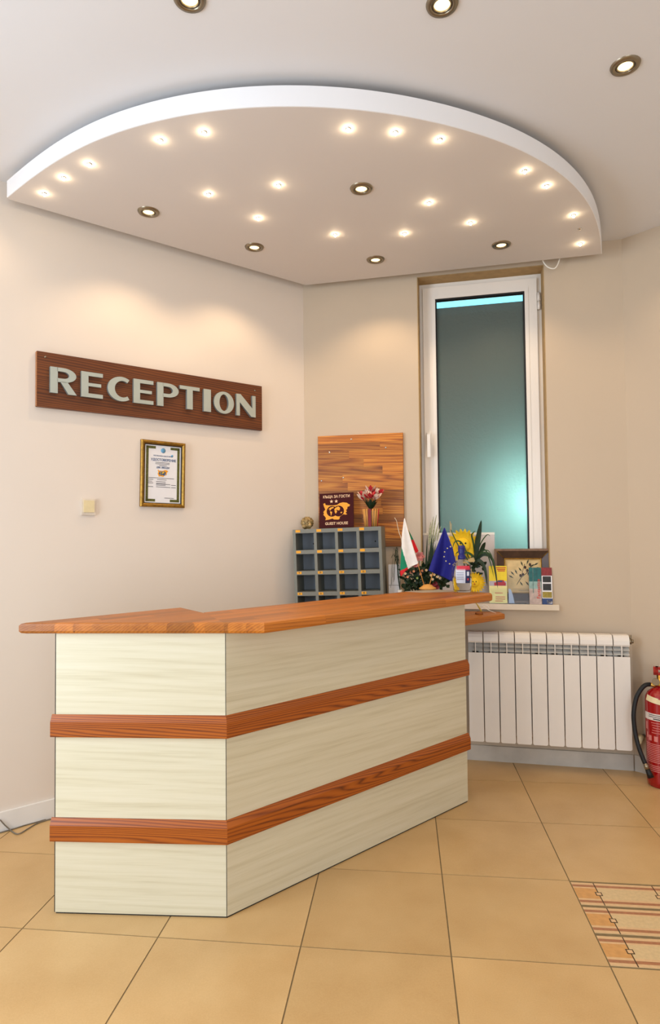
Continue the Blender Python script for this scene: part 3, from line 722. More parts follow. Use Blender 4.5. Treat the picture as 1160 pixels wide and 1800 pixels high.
CONT = [[(268, 385), (300, 362), (345, 352), (350, 372), (318, 380), (300, 402), (285, 410), (290, 390)], [(300, 418), (326, 430), (318, 465), (306, 492), (300, 450), (292, 430)],
        [(372, 372), (420, 350), (448, 372), (440, 408), (418, 412), (400, 400), (372, 412), (355, 400)], [(360, 414), (396, 410), (400, 430), (380, 462), (368, 440)], [(452, 440), (476, 432), (478, 452), (455, 456)]]
def mapmesh(scale, cx, cy, mats, th=.0005):
    mb = MB(); f = lambda P: [((x-cx)*scale, -(y-cy)*scale) for x, y in P][::-1]
    mb.mi = 0; mb.prism(f(MAPP), 0, th)
    mb.mi = 1
    for gx in (322, 424): mb.prism([((gx-cx)*scale+82*scale*math.cos(a), -(420-cy)*scale+82*scale*math.sin(a)) for a in (2*pi*k/28 for k in range(28))], 0, th+(.0004 if gx == 322 else .0006))
    mb.mi = 2
    for q in CONT: mb.prism(f(q), th, th+.0011)
    return mb.mesh('map_emblem', mats)
link('map_emblem', mapmesh(.000135, 393, 420, [M_gold, M_blueink, M_yellow]), pp, (0, yb, H*.515), (pi/2, 0, 0))

# light switch
u0, z0 = Luz(144, 905, .01); u1, z1 = Luz(168, 877, .01)
sw = empty('light_switch', C0+DL*((u0+u1)/2)+Vector((0, 0, z0)), AL, 'small cream light switch on the white wall left of the certificate', 'switch')
MB().box(-.032, .032, -.01, -.0005, 0, z1-z0).build('plate', plain('switch_plate', srgb(224, 212, 196), .5), sw, bevel=.003)
MB().box(-.024, .024, -.015, -.009, .012, z1-z0-.008).build('rocker', M_beige, sw, bevel=.003)

# ------------------------------------------------------------------ larch notice board on the window wall
u0, z1 = Wuz(558.5, 767.5, .02); u1, _ = Wuz(708, 760, .02); _, z0 = Wuz(709.5, 960.5, .02); z1 = 1.819
nb = empty('notice_board', C0+DW*u0+Vector((0, 0, z0)), 0, 'square board of glued larch staves on the wall behind the pigeonholes', 'board', rot=(0, 0, AW))
sub = [(0, 0), (u1-u0, 0), (u1-u0, z1-z0), (0, z1-z0)]
holder = empty('stave_panel', (0, -.001, 0)); holder.parent = nb; holder.rotation_euler = (pi/2, 0, 0)
staves(holder, sub, [1]*4, 0, 0, .02, .046, .003, M_board, lens=(.2, .55))
for x, z in ((.2, .622), (.07, .55), (.4, .565), (.02, .385), (.15, .40)):
    MB().lathe([(0, .003), (.0045, .002), (.0055, 0)], 10, Matrix.Translation((x, -.0212, z)) @ RX).build('screw', M_chrome, nb)

# ------------------------------------------------------------------ pigeonhole rack
RW_, RD_, RH_ = .500, .155, 1.272-ZD
tilt = math.radians(-1.5)
rk = empty('pigeonhole_rack', C0+DW*(-.012)+NW*.03+Vector((0, 0, ZD+.0005)), 0, 'grey wooden pigeonhole rack for room keys with orange number tags', 'rack', rot=(0, tilt, AW))
yF, yB = -RD_, 0
MB().box(0, .016, yF, yB, 0, RH_).build('side_panel', M_rack, rk); MB().box(RW_-.016, RW_, yF, yB, 0, RH_).build('side_panel', M_rack, rk)
MB().box(.016, RW_-.016, yB-.006, yB, 0, RH_).build('back_panel', M_rackin, rk)
pit = (RH_-.022)/4 if False else .1165
zs = [RH_-.022-k*pit for k in range(4)]
cw = (RW_-.032-3*.016)/4
for k, z in enumerate(zs):
    sh_ = MB().box(.016, RW_-.016, yF, yB-.006, z, z+.022).build('shelf', M_rack, rk)
    for q in range(4):
        xl = .016+q*(cw+.016)+.001
        lb = MB().box(xl, xl+.027, yF-.0012, yF, z+.005, z+.019).build('number_tag', M_orange, rk)
        if k >= 2:
            s_ = [['9', '10', '11', '12'], ['5', '6', '7', '8']][k-2][q]
            text(lb, s_, .012, (xl+.0135, yF-.0014, z+.012), M_ink, bold=.0004)
MB().box(.016, RW_-.016, yF, yB-.006, 0, .016).build('shelf', M_rack, rk)
for q in range(3):
    xl = .016+cw+q*(cw+.016); MB().box(xl, xl+.016, yF+.001, yB-.006, .016, RH_-.02).build('divider', M_rack, rk)
for q, zz in ((0, 0.062), (3, .06)):
    xl = .016+q*(cw+.016)+cw*.62; MB().lathe([(0, .0015), (.004, .001), (.004, 0)], 8, Matrix.Translation((xl, yB-.0062, zs[0]-zz)) @ RX).build('key_hook', M_black, rk)
ZR = ZD+RH_
def rtop(u): return ZR+math.tan(-tilt)*(u+.012)+.001
# maroon guest house plate
uA, _ = Wuz(564.5, 900, .055); uB, _ = Wuz(624, 900, .055)
gp = empty('guest_house_plate', C0+DW*((uA+uB)/2)+NW*.10+Vector((0, 0, rtop((uA+uB)/2)+.004)), 0, 'maroon plate reading GUEST HOUSE with two stars on the pigeonhole rack', 'sign', rot=(math.radians(-9), math.radians(-1.6), AW))
PW = uB-uA; PH = PW*1.005
MB().box(-PW/2, PW/2, 0, .006, 0, PH).build('plate', M_maroon, gp, bevel=.001)
kk = PW/522
text(gp, 'КЪЩА ЗА ГОСТИ', .0215, (0, -.0005, PH*.895), M_pale, bold=.0004, sx=.87)
text(gp, 'GUEST HOUSE', .0215, (0, -.0005, PH*.115), M_pale, bold=.0004, sx=.95)
link('map_emblem', mapmesh(kk, 390, 405, [M_gold, M_maroon, M_gold], .0008), gp, (0, -.0002, PH*.5), (pi/2, 0, 0))
def starpoly(r, cx=0, cy=0): return [(cx+(r if k % 2 == 0 else r*.4)*math.cos(pi/2+k*pi/5), cy+(r if k % 2 == 0 else r*.4)*math.sin(pi/2+k*pi/5)) for k in range(10)]
for x in (-.029*PW/.2, -.001): MB().prism(starpoly(.0115), 0, .0006).build('star', M_pale, gp, (x, -.0002, PH*.76), (pi/2, 0, 0))

# ------------------------------------------------------------------ plants helpers
def blade(mb, pts, w, fold=.3, n=10, tipw=.05):
    P = catmull([Vector(p) for p in pts], max(2, n//max(1, len(pts)-1)))
    rows = []
    for i, p in enumerate(P):
        t = i/(len(P)-1); d = (P[min(i+1, len(P)-1)]-P[max(i-1, 0)]).normalized()
        side = d.cross(Vector((P[0].x+.001, P[0].y-2.5 if False else -1, .15))); side = side.normalized() if side.length > 1e-4 else Vector((1, 0, 0))
        nn = side.cross(d).normalized(); ww = w*(math.sin(pi*min(1, .12+t*.88))**.8)*.5+w*tipw*(1-t)
        rows.append([mb.bm.verts.new(p-side*ww+nn*ww*fold), mb.bm.verts.new(p), mb.bm.verts.new(p+side*ww+nn*ww*fold)])
    for a, b in zip(rows, rows[1:]):
        for k in range(2):
            f = mb.bm.faces.new((a[k], a[k+1], b[k+1], b[k])); f.smooth = True; f.material_index = mb.mi
def petal(mb, base, d, up, L, w, curl=.3, n=4):
    d = Vector(d).normalized(); up = Vector(up).normalized(); sd = d.cross(up).normalized()
    mb.grid(lambda a, b: Vector(base)+d*(a*L)+up*(curl*L*a*a)+sd*((b-.5)*w*(math.sin(pi*min(.98, .1+.85*a)))), n, 2)

# red and cream lilies in a slatted vase on the rack
uv, _ = Wuz(652, 910, .13)
lv = empty('lily_vase', C0+DW*uv+NW*.13+Vector((0, 0, rtop(uv))), AW, 'small slatted vase of red and cream artificial lilies on the pigeonhole rack', 'vase')
HV = .098
for k in range(16):
    a = 2*pi*k/16; r0, r1 = .033, .043
    M_ = Matrix.Rotation(a, 4, 'Z')
    MB().tube([M_ @ Vector((r0, 0, 0)), M_ @ Vector((r1, 0, HV))], .0042, 6).build('slat', M_turned if k % 4 else M_rose, lv)
MB().lathe([(0, .001), (.03, .001), (.037, HV*.9), (.034, HV*.9), (0, HV*.85)], 16).build('liner', M_raffia, lv)
mb = MB(); mb.box(-.0085, .0085, -.0475, -.04, .001, HV).build('ribbon', plain('dark_red_ribbon', srgb(120, 10, 14), .5), lv)
mb = MB()
for k in range(26):
    a = 2*pi*k/26; e = random.uniform(.2, 1.1); r = random.uniform(.03, .05)
    petal(mb, (0, 0, HV-.005), (math.cos(a)*r, math.sin(a)*r, .03+.02*e), (0, 0, 1), random.uniform(.045, .062), .018, .2)
mb.build('foliage', M_leaf, lv)
for k in range(9):
    a = 2*pi*k/8; rr = .042 if k < 8 else 0; hz = HV+.075+random.uniform(-.012, .014)+(.018 if k == 8 else 0)
    c = Vector((math.cos(a)*rr, math.sin(a)*rr, hz))
    fl = MB().tube([(0, 0, HV-.01), c-Vector((0, 0, .01))], .0015, 5).build('lily', [M_leaf, M_rose, M_cream], lv)
    mb = MB()
    for q in range(6):
        b = 2*pi*q/6+k; ax = Vector((math.cos(a)*.7, math.sin(a)*.7, 1)) if rr else Vector((0, 0, 1))
        d = ax.normalized()*.7+Vector((math.cos(b), math.sin(b), 0))*.75
        mb.mi = 0 if q % 2 else 1
        petal(mb, c-ax.normalized()*.012, d, ax, .044, .028, .25)
    mb.build('petals', [M_rose, M_cream], fl)

# gilded shell figurine
uf, _ = Wuz(540, 915, .09)
M_shell = plain('gilded_shell', srgb(196, 166, 110), .45, metal=.25, noise=.5, scale=70, bump=.6)
fg = empty('shell_ornament', C0+DW*uf+NW*.09+Vector((0, 0, rtop(uf))), AW, 'small round gilded shell ornament on the left end of the pigeonhole rack', 'ornament')
mb = MB(); R_ = .034
def knob(t, b):
    a = 2*pi*t; c = pi*b; r = R_*(1+.12*math.sin(9*a+6*c)*math.sin(c)+.06*math.sin(14*c))
    return Vector((r*math.sin(c)*math.cos(a)*1.02, r*math.sin(c)*math.sin(a)*.85, R_+.004-r*math.cos(c)*.98))
mb.grid(knob, 36, 18).build('body', M_shell, fg, weld=True)
for sx_, sz in ((.02, .022), (-.012, .016), (.004, .048)):
    MB().ball((sx_, -.022, sz), .013, 10, (1, .8, 1)).build('shell', M_shell, fg)
for sx_ in (-.012, .014): MB().ball((sx_, -.004, .004), .008, 8, (1, 1, .5)).build('foot', M_shell, fg)

# ------------------------------------------------------------------ things on the counter: flags, paper, bottle
PB = onz(751.5, 1036.5, ZTOP)
fs_ = empty('flag_stand', PB, 0, 'table stand with a white green red flag and a blue starred flag on the counter', 'flag stand')
k_ = 8.286
def fpt(x, y, dep=0):
    v = at(680+x/k_, 900+y/k_, PB); n = Vector((PB.x, PB.y, 0)).normalized(); return v-n*dep-PB
MB().lathe([(0, 0), (.040, 0), (.043, .003), (.042, .008), (.03, .014), (.022, .022), (.008, .026), (0, .026)], 28).build('stand', M_turned, fs_)
t1, t2 = fpt(255, 96), fpt(842, 232)
MB().tube([fpt(545, 1080), t1], .0022, 8).build('pole', M_turned, fs_); MB().tube([fpt(618, 1080), t2], .0022, 8).build('pole', M_turned, fs_)
def interp(P, t):
    x = t*(len(P)-1); i = min(int(x), len(P)-2); f = x-i
    return (P[i][0]+(P[i+1][0]-P[i][0])*f, P[i][1]+(P[i+1][1]-P[i][1])*f)
def flag(name, Lp, Rp, matfn, mats, amp, ph, base=0.004, waves=2.0, nu=48, nv=64, label=None):
    mb = MB(); V = []; PX = []
    for j in range(nv+1):
        l, r = interp(Lp, j/nv), interp(Rp, j/nv); row = []; pr = []
        for i in range(nu+1):
            s_ = i/nu; x = l[0]+(r[0]-l[0])*s_; y = l[1]+(r[1]-l[1])*s_
            row.append(mb.bm.verts.new(fpt(x, y, base+amp*math.sin(waves*pi*s_+ph)*(j/nv)))); pr.append((x, y))
        V.append(row); PX.append(pr)
    for j in range(nv):
        for i in range(nu):
            try: f = mb.bm.faces.new((V[j][i], V[j+1][i], V[j+1][i+1], V[j][i+1]))
            except ValueError: continue
            f.smooth = True; f.material_index = matfn((PX[j][i][0]+PX[j+1][i+1][0])/2, (PX[j][i][1]+PX[j+1][i+1][1])/2)
    o = mb.build(name, mats, fs_, weld=True)
    md = o.modifiers.new('cloth', 'SOLIDIFY'); md.thickness = .0006
    if label: o['label'] = label
    return o
def bgcol(x, y):
    if y > 505 and x < 212+(y-510)*.30:
        return 1 if y < 858-(x-195)*.45 else 2
    return 0
flag('flag_cloth', [(250, 98), (220, 330), (212, 540), (195, 790), (193, 900), (205, 945)], [(262, 98), (305, 260), (352, 420), (404, 590), (455, 752), (300, 815)], bgcol, [M_whitecloth, M_green, M_redcloth], .012, 0, label='white green red striped cloth flag')
flag('flag_cloth', [(255, 110), (290, 300), (345, 430), (385, 520), (420, 606)], [(262, 108), (312, 262), (385, 402), (425, 490), (462, 575)], lambda x, y: 0 if y < 262+(x-300)*.1 else (1 if y < 408 else 2), [M_whitecloth, M_green, M_redcloth], .004, 1, -.006)
flag('flag_cloth', [(832, 234), (760, 420), (690, 600), (632, 770), (606, 852)], [(844, 234), (905, 400), (960, 540), (1000, 740), (945, 1010)], lambda x, y: 0, [M_blue], .02, .6, .012, 2.4, label='blue cloth flag with a ring of yellow stars')
M_ystar = plain('yellow_star', srgb(226, 214, 130), .6)
for x, y in ((878, 530), (838, 582), (830, 652), (857, 714), (910, 754), (962, 768), (922, 508), (988, 742)):
    MB().prism(starpoly(.0046), -.001, .003).build('star', M_ystar, fs_, fpt(x, y, .0335), (pi/2, 0, -math.atan2(PB.x, PB.y)))
# papers under the stand
pq = [onz(x, y, ZTOP+.001) for x, y in ((712, 1039.5), (742, 1041.5), (800, 1040), (770, 1036.2))]
pq2 = [(v.x-PB.x, v.y-PB.y) for v in pq]
if sum(pq2[i][0]*pq2[(i+1) % 4][1]-pq2[(i+1) % 4][0]*pq2[i][1] for i in range(4)) < 0: pq2 = pq2[::-1]
# sanitizer bottle
PT = onz(812.5, 1041.5, ZTOP)
PT = PT + Vector((PT.x, PT.y, 0)).normalized()*.02
mpx = F_PX/ (PT-CAM).dot(_fw)
bt = empty('sanitizer_bottle', PT+Vector((0, 0, .0004)), -math.atan2(PT.x, PT.y), 'clear hand sanitizer bottle with a blue cap standing on the counter end', 'bottle')
prof = [(0, 0), (.038, 0), (.0425, .006), (.046, .05), (.0475, .085), (.047, .11), (.042, .132), (.03, .147), (.017, .153), (.016, .162)]
BS = 34.5/mpx/.095
SC = lambda P: [(r*BS, z*BS) for r, z in P]
MB().lathe(SC(prof)+SC([(.0145, .162), (.0145, .152), (.028, .145), (.04, .130), (.045, .11), (.0455, .085), (.044, .05), (.0405, .008), (0, .005)]), 32, None, sy=.62).build('body', M_clear, bt)
M_gel = clear_mat('sanitizer_gel', (.96, .98, .96, 1), 0, 1.12)
MB().lathe(SC([(0, .006), (.040, .009), (.0434, .05), (.045, .075), (0, .075)]), 28, None, sy=.6).build('gel', M_gel, bt)
M_cap = plain('blue_cap', srgb(16, 24, 110), .35)
MB().lathe(SC([(0, .163), (.0175, .158), (.0185, .160), (.0185, .176), (.013, .180), (.0165, .20), (.0165, .224), (0, .226)]), 24).build('cap', M_cap, bt)
M_labw = plain('label_white', srgb(214, 222, 236), .5); M_labb = plain('label_navy', srgb(30, 44, 92), .5); M_labr = plain('label_red', srgb(205, 50, 70), .5); M_labg = plain('label_grey_print', srgb(130, 136, 160), .5)
def patch(a0, a1, zz0, zz1, mat, nm, off=.0008):
    def fn(s_, t_):
        a = math.radians(a0+(a1-a0)*s_); z = zz0+(zz1-zz0)*t_
        r = .047 if z > .08 else .046
        r = .0385+(.0475-.0385)*min(1, z/.085) if z < .085 else (.0475 if z < .11 else .0475-(z-.11)*.23)
        r += off
        return Vector((r*BS*math.cos(a), r*BS*.62*math.sin(a), z*BS))
    return MB().grid(fn, 12, 3).build(nm, mat, bt)
patch(-128, -70, .045, .112, M_labw, 'label'); patch(-70, -34, .045, .112, M_labb, 'label'); patch(-122, -36, .108, .128, M_labr, 'label')
for k in range(5): patch(-122, -80, .062+.008*k, .0645+.008*k, M_labg, 'label_print', .0014)
patch(-62, -46, .08, .1, M_labw, 'label_print', .0014); patch(-58, -48, .058, .068, M_labr, 'label_print', .0014)
pp_ = MB().prism(pq2, 0, .0012).build('paper_sheet', plain('grey_paper', srgb(170, 160, 145), .5), None, (PB.x, PB.y, ZTOP+.0002))
tag(pp_, 'loose pale papers lying under the flag stand on the counter', 'paper')
for o in (fs_,): o.location.z += .0016

# ------------------------------------------------------------------ radiator
u0, u1 = .926, 1.733; n_ = 10; pw = (u1-u0)/n_; RZ0, RZH = .136, .577
rd = empty('radiator', C0+DW*u0+Vector((0, 0, RZ0)), AW, 'white ten section aluminium radiator under the window', 'radiator')
dF = -.118
mb = MB(); w2 = pw/2-.0026
mb.mi = 0
mb.prism([(-w2, .006), (-w2+.006, 0), (w2-.006, 0), (w2, .006), (w2, RZH*.815), (-w2, RZH*.815)], 0, .006, Matrix.Translation((0, dF+.006, 0)) @ RX)
prof = [(dF+.004, RZH*.905), (dF, RZH*.92), (dF+.001, RZH*.955), (dF+.008, RZH*.985), (dF+.02, RZH), (-.05, RZH), (-.05, RZH*.93), (dF+.02, RZH*.925), (dF+.012, RZH*.905)]
MX = Matrix(((0, 0, 1, 0), (1, 0, 0, 0), (0, 1, 0, 0), (0, 0, 0, 1)))
mb.prism(prof, -w2, w2, MX)
mb.box(-.0022, .0022, dF+.001, dF+.03, RZH*.81, RZH*.93)
mb.box(-.016, .016, dF+.03, -.04, .0, RZH*.98); mb.box(-w2, w2, -.045, -.04, .02, RZH*.95)
mb.mi = 1
for zf in (.835, .875): mb.prism([(dF+.004, RZH*zf-.004), (dF+.0055, RZH*zf-.004), (dF+.036, RZH*zf+.018), (dF+.034, RZH*zf+.018)], -w2, w2, MX)
mb.prism([(dF+.03, RZH*.80), (dF+.034, RZH*.80), (dF+.034, RZH*.95), (dF+.03, RZH*.95)], -w2, w2, MX)
sec = mb.mesh('radiator_section', [M_radw, M_radg])
for k in range(n_): link('radiator_section', sec, rd, (pw*(k+.5), 0, 0))
for x in (.12, .7): MB().box(x-.015, x+.015, -.045, -.0005, RZH*.9, RZH*.95).box(x-.015, x+.015, -.045, -.0005, .03, .06).build('bracket', M_steel, rd)
vx = u1-u0
va = MB().tube([(vx-.002, -.085, RZH*.945), (vx+.012, -.085, RZH*.945)], .016, 6).tube([(vx+.012, -.085, RZH*.945), (vx+.022, -.085, RZH*.945)], .010, 8).build('end_plug', M_steel, rd)
MB().tube([(vx+.008, -.085, RZH*.95), (vx+.008, -.085, RZH*1.0)], .006, 8).build('air_vent', M_steel, rd)

# lower pipe valve between radiator and extinguisher
pv = empty('pipe_valve', R0+DR*.03+Vector((0, 0, .17)), AR, 'cream pipe valve low on the wall between radiator and extinguisher', 'valve')
MB().tube([(.02, -.0005, .02), (.02, -.04, .02)], .009, 10).build('pipe_stub', M_steel, pv)
MB().tube([(.02, -.036, .02), (.02, -.07, .005)], [.017, .015], 14).build('valve_cap', M_beige, pv)

# ------------------------------------------------------------------ fire extinguisher
best = min((abs(proj(R0+DR*(t/500)+NR*.092+Vector((0, 0, .25)))[0]-1163.5), t/500) for t in range(10, 400))[1]
PE = R0+DR*best+NR*.092
fe = empty('fire_extinguisher', PE, -math.atan2(PE.x, PE.y), 'red fire extinguisher with a black hose standing in the right corner', 'fire extinguisher')
re = .072
body = MB().lathe([(0, .012), (re*.9, .0), (re*.97, .004), (re, .03), (re, .405), (re*.96, .43), (re*.82, .452), (re*.55, .468), (.022, .474), (.02, .488), (0, .488)], 36).build('cylinder', M_red, fe)
def epatch(a0, a1, zz0, zz1, mat, nm, off=.0006):
    fn = lambda s_, t_: Vector(((re+off)*math.cos(math.radians(a0+(a1-a0)*s_)), (re+off)*math.sin(math.radians(a0+(a1-a0)*s_)), zz0+(zz1-zz0)*t_))
    return MB().grid(fn, max(2, int(abs(a1-a0)/6)), 1).build(nm, mat, body)
M_labelw = plain('extinguisher_label_white', srgb(226, 214, 206), .5); M_labp = plain('extinguisher_print', srgb(214, 130, 124), .5)
epatch(-165, -15, .325, .358, M_labelw, 'label')
for k in range(2): epatch(-140, -50, .349-.009*k, .352-.009*k, M_ink, 'label_print', .001)
epatch(-120, -60, .330, .335, M_ink, 'label_print', .001)
for k in range(5): epatch(-128+random.uniform(-2, 8), -55, .312-.012*k, .315-.012*k, M_labp, 'label_print')
epatch(-158, -146, .275, .312, M_labp, 'label_print'); epatch(-152, -144, .235, .262, M_labp, 'label_print')
for a in (-142, -118): epatch(a, a+14, .225, .25, M_labp, 'label_print')
for k in range(11): epatch(-158, -30, .208-.0085*k, .2115-.0085*k, M_labp, 'label_print')
for k in range(4): epatch(-150, -30, .105-.0085*k, .1085-.0085*k, M_labp, 'label_print')
st_ = MB().grid(lambda s_, t_: Vector(((re*(1.0-.10*t_)+.0035)*math.cos(math.radians(-150+58*s_)), (re*(1.0-.10*t_)+.0035)*math.sin(math.radians(-150+58*s_)), .417+.026*t_-.012*s_)), 6, 2).build('price_sticker', M_beige, body)
MB().lathe([(.024, .484), (.026, .488), (.026, .50), (.016, .505), (.016, .535), (0, .535)], 16).build('valve_head', M_brass, fe)
MB().tube([(-.02, -.02, .505), (-.02, -.03, .505)], .017, 14).build('pressure_gauge', M_steel, fe)
MB().box(-.03, .1, -.012, .012, .535, .548).box(-.02, .09, -.012, .012, .562, .575).box(-.03, -.008, -.012, .012, .535, .575).build('squeeze_lever', M_red, fe, bevel=.004)
ex = lambda x, y, dep=0: (lambda v: Vector((0, 0, 0))+fe.matrix_basis.inverted() @ (v))(at(x, y, PE-Vector((PE.x, PE.y, 0)).normalized()*dep))
fe.matrix_basis  # local frame follows the view from the camera
hp_ = [ex(x, y, d) for x, y, d in ((1143, 1203, .0), (1135, 1204, .01), (1127, 1211, .02), (1119, 1225, .03), (1114.5, 1245, .04), (1113.5, 1262, .045), (1116, 1285, .05), (1121, 1308, .06), (1128, 1328, .07), (1135, 1345, .075))]
MB().tube(catmull(hp_, 4), .0105, 12).build('hose', M_black, fe)
MB().tube([ex(1141.5, 1203, 0), ex(1153, 1205, 0)], .0105, 12).build('hose_fitting', M_brass, fe)
MB().tube([ex(1134, 1342, .075), ex(1138, 1352, .08)], .0115, 12).build('nozzle_ferrule', M_steel, fe)
MB().tube([ex(1138, 1352, .08), ex(1144, 1367, .085)], [.011, .015], 12).build('nozzle', M_black, fe)

# ------------------------------------------------------------------ window sill display
def sill(name, px, d, label, cat, group=None, tilt=0, z=WZ0):
    u_, _ = Wuz(px, 1058, d)
    return empty(name, C0+DW*u_+NW*d+Vector((0, 0, z+.0005)), 0, label, cat, group, rot=(tilt, 0, AW))
pf = sill('picture_frame', 920.5, -.03, 'brown scooped picture frame with an olive branch print on the window sill', 'picture', tilt=math.radians(-6))
ua, _ = Wuz(869.5, 1000, -.02); ub, _ = Wuz(970.5, 1000, -.02); hw = (ub-ua)/2; HH = .297
M_fr = plain('dark_brown_frame', srgb(78, 52, 36), .35, noise=.3, scale=30); M_fr2 = plain('worn_edge_frame', srgb(136, 106, 84), .4, noise=.25, scale=50)
frame_mb(hw, HH, [(0, 0), (0, .026), (.012, .028), (.012, 0)]).build('outer_frame', M_fr2, pf)
frame_mb(hw-.0121, HH-.0242, [(0, .026), (.04, .010), (.04, .001), (0, .001)]).build('scoop', M_fr, pf, (0, 0, .0121))
frame_mb(hw-.052, HH-.104, [(0, .012), (.003, .0135), (.006, .012), (.006, .002), (0, .002)]).build('gold_fillet', M_goldframe, pf, (0, 0, .052))
for sx_ in (-1, 1):
    for bz in (0, 1):
        z_ = lambda q: q if bz == 0 else HH-q
        MB().tube([(sx_*(hw-.013), -.0265, z_(.013)), (sx_*(hw-.052), -.0115, z_(.052))], .0018, 6).build('mitre_line', M_goldframe, pf)
iw = hw-.058
pr_ = MB().box(-iw, iw, -.008, -.003, .058, HH-.058).build('print', plain('parchment', srgb(222, 186, 122), .6, noise=.25, scale=14), pf)
MB().box(-iw+.01, iw-.01, -.0085, -.0079, .08, HH-.066).build('print_field', plain('parchment_pale', srgb(232, 204, 148), .6, noise=.2, scale=20), pr_)
M_olive = plain('olive_ink', srgb(62, 66, 40), .6, noise=.3); M_olivef = plain('olive_fruit_ink', srgb(58, 34, 34), .6)
mb = MB(); mb.tube([(-.035, -.0095, .10), (-.01, -.0095, .14), (.02, -.0095, .165), (.045, -.0095, .20)], .0016, 5)
mb.tube([(-.01, -.0095, .14), (.0, -.0095, .18), (.01, -.0095, .215)], .0013, 5)
mb.build('branch', M_olive, pr_)
for x, z, a in ((-.05, .135, 2.6), (-.045, .15, 2.3), (-.03, .155, 2.0), (.0, .2, 1.9), (.02, .21, 1.2), (.035, .195, .6), (.055, .205, .5), (.05, .18, -.2), (.03, .14, -.5), (.045, .13, -.7), (.01, .12, -.9), (-.005, .17, 2.2), (.06, .19, .1), (-.02, .12, -1)):
    MB().prism([(0, 0), (.018, -.0042), (.032, 0), (.018, .0042)], 0, .0008).build('leaf', M_olive, pr_, (x, -.009, z), (pi/2, -a, 0))
for x, z in ((.0, .155), (.022, .178), (.012, .195), (.038, .21), (-.014, .15), (.03, .16)):
    MB().ball((x, -.0095, z), .008, 10, (.8, .12, 1.1)).build('olive', M_olivef, pr_)
text(pr_, 'Olive d’Ol', .012, (0, -.0086, .069), M_olivef)
# yellow flyer in acrylic stand
M_yel = plain('yellow_print', srgb(246, 220, 40), .5); M_pyel = plain('pale_yellow_paper', srgb(250, 238, 160), .5)
fx, fz = Wuz(860, 996, .012); fx2, _ = Wuz(891.5, 996, .012)
fl = sill('flyer_stand', 876, .012, 'clear acrylic stand with a yellow flyer showing a red car on the sill', 'leaflet', tilt=math.radians(-4))
fw2 = (fx2-fx)/2; fh = .205
pg = MB().box(-fw2, fw2, -.002, 0, .002, fh).build('flyer', M_pyel, fl)
MB().box(-fw2, fw2, -.0026, -.0019, fh*.58, fh).build('flyer_header', M_yel, pg)
MB().box(-fw2*.95, fw2*.95, -.0029, -.0025, fh*.47, fh*.60).build('photo_ground', plain('lilac_print', srgb(190, 180, 190), .5), pg)
M_car = plain('red_car_print', srgb(176, 50, 60), .5)
MB().prism([(-.03, 0), (.03, 0), (.032, .012), (.026, .02), (.02, .03), (-.008, .03), (-.016, .02), (-.03, .016)], 0, .0006).build('car_print', M_car, pg, (fw2*.2, -.0029, fh*.475), (pi/2, 0, 0))
MB().box(-.002, .024, -.0038, -.0034, .02+fh*.475, .027+fh*.475).build('car_window_print', M_blueink, pg)
M_redink = plain('red_ink', srgb(200, 60, 30), .5)
mb = MB()
for z_, a_, b_ in ((.955, -.2, .9), (.91, -.1, .85), (.87, 0, .8)): mb.box(a_*fw2, b_*fw2, -.0032, -.0026, fh*z_-.003, fh*z_+.002)
for z_, a_, b_ in ((.28, -.35, .5), (.175, -.3, .75), (.12, -.3, .75), (.07, -.35, .5)): mb.box(a_*fw2, b_*fw2, -.0028, -.002, fh*z_-.0018, fh*z_+.0018)
mb.build('printed_lines', M_redink, pg)
M_acry = clear_mat('acrylic', (.97, .99, 1, 1), .01, 1.15)
MB().box(-fw2-.002, fw2+.002, .0005, .003, 0, fh*.9).box(-fw2-.002, fw2+.002, -.006, -.004, 0, fh*.42).box(-fw2-.002, fw2+.002, -.006, .003, -.0002, .0015).build('acrylic_stand', M_acry, fl)
# empty acrylic holder
ua, _ = Wuz(893, 1020, .012); ub, _ = Wuz(930, 1020, .012); h2 = (ub-ua)/2-.001
ah = sill('acrylic_holder', 911.5, .012, 'empty clear acrylic leaflet holder in front of the olive picture', 'holder')
MB().box(-h2, h2, .002, .0045, 0, .185).build('back_plate', M_acry, ah); MB().box(-h2, h2, -.017, -.015, 0, .085).build('front_plate', M_acry, ah)
MB().box(-h2, h2, -.015, .002, 0, .002).build('base_plate', M_acry, ah)
M_bluish = plain('blue_white_card', srgb(176, 196, 226), .5)
MB().prism([(0, 0), (.03, 0), (.024, .04), (.012, .075), (0, .08)], 0, .0008).build('folded_card', M_bluish, ah, (-h2+.002, -.004, .003), (pi/2, 0, 0))
# brochures
def brochure(px0, px1, top, d, label, bands, tilt_=-4):
    ua, _ = Wuz(px0, 1030, d); ub, zt = Wuz((px1), top, d)
    o = sill('brochure', (px0+px1)/2, d, label, 'brochure', tilt=math.radians(tilt_)); hw_ = (ub-ua)/2; hh = zt-WZ0
    cov = MB().box(-hw_, hw_, 0, .006, 0, hh).build('pages', M_paper, o)
    for (x0_, x1_, z0_, z1_, mt) in bands: MB().box(-hw_+2*hw_*x0_, -hw_+2*hw_*x1_, -.0006, 0, hh*z0_, hh*z1_).build('cover_print', mt, cov)
    return o, hw_, hh
M_teal = plain('teal_print', srgb(30, 110, 112), .5, noise=.3, scale=40); M_pteal = plain('pale_teal_print', srgb(150, 185, 180), .5, noise=.2, scale=40); M_rosep = plain('rose_grey_print', srgb(206, 186, 178), .5, noise=.25, scale=40)
bo, hw_, hh = brochure(931, 952, 998, .022, 'teal and white brochure with red lettering beside the olive picture', [(0, 1, .62, 1, M_teal), (0, 1, .42, .62, M_pteal), (0, 1, 0, .42, M_rosep), (.3, .38, .3, 1, M_pteal)])
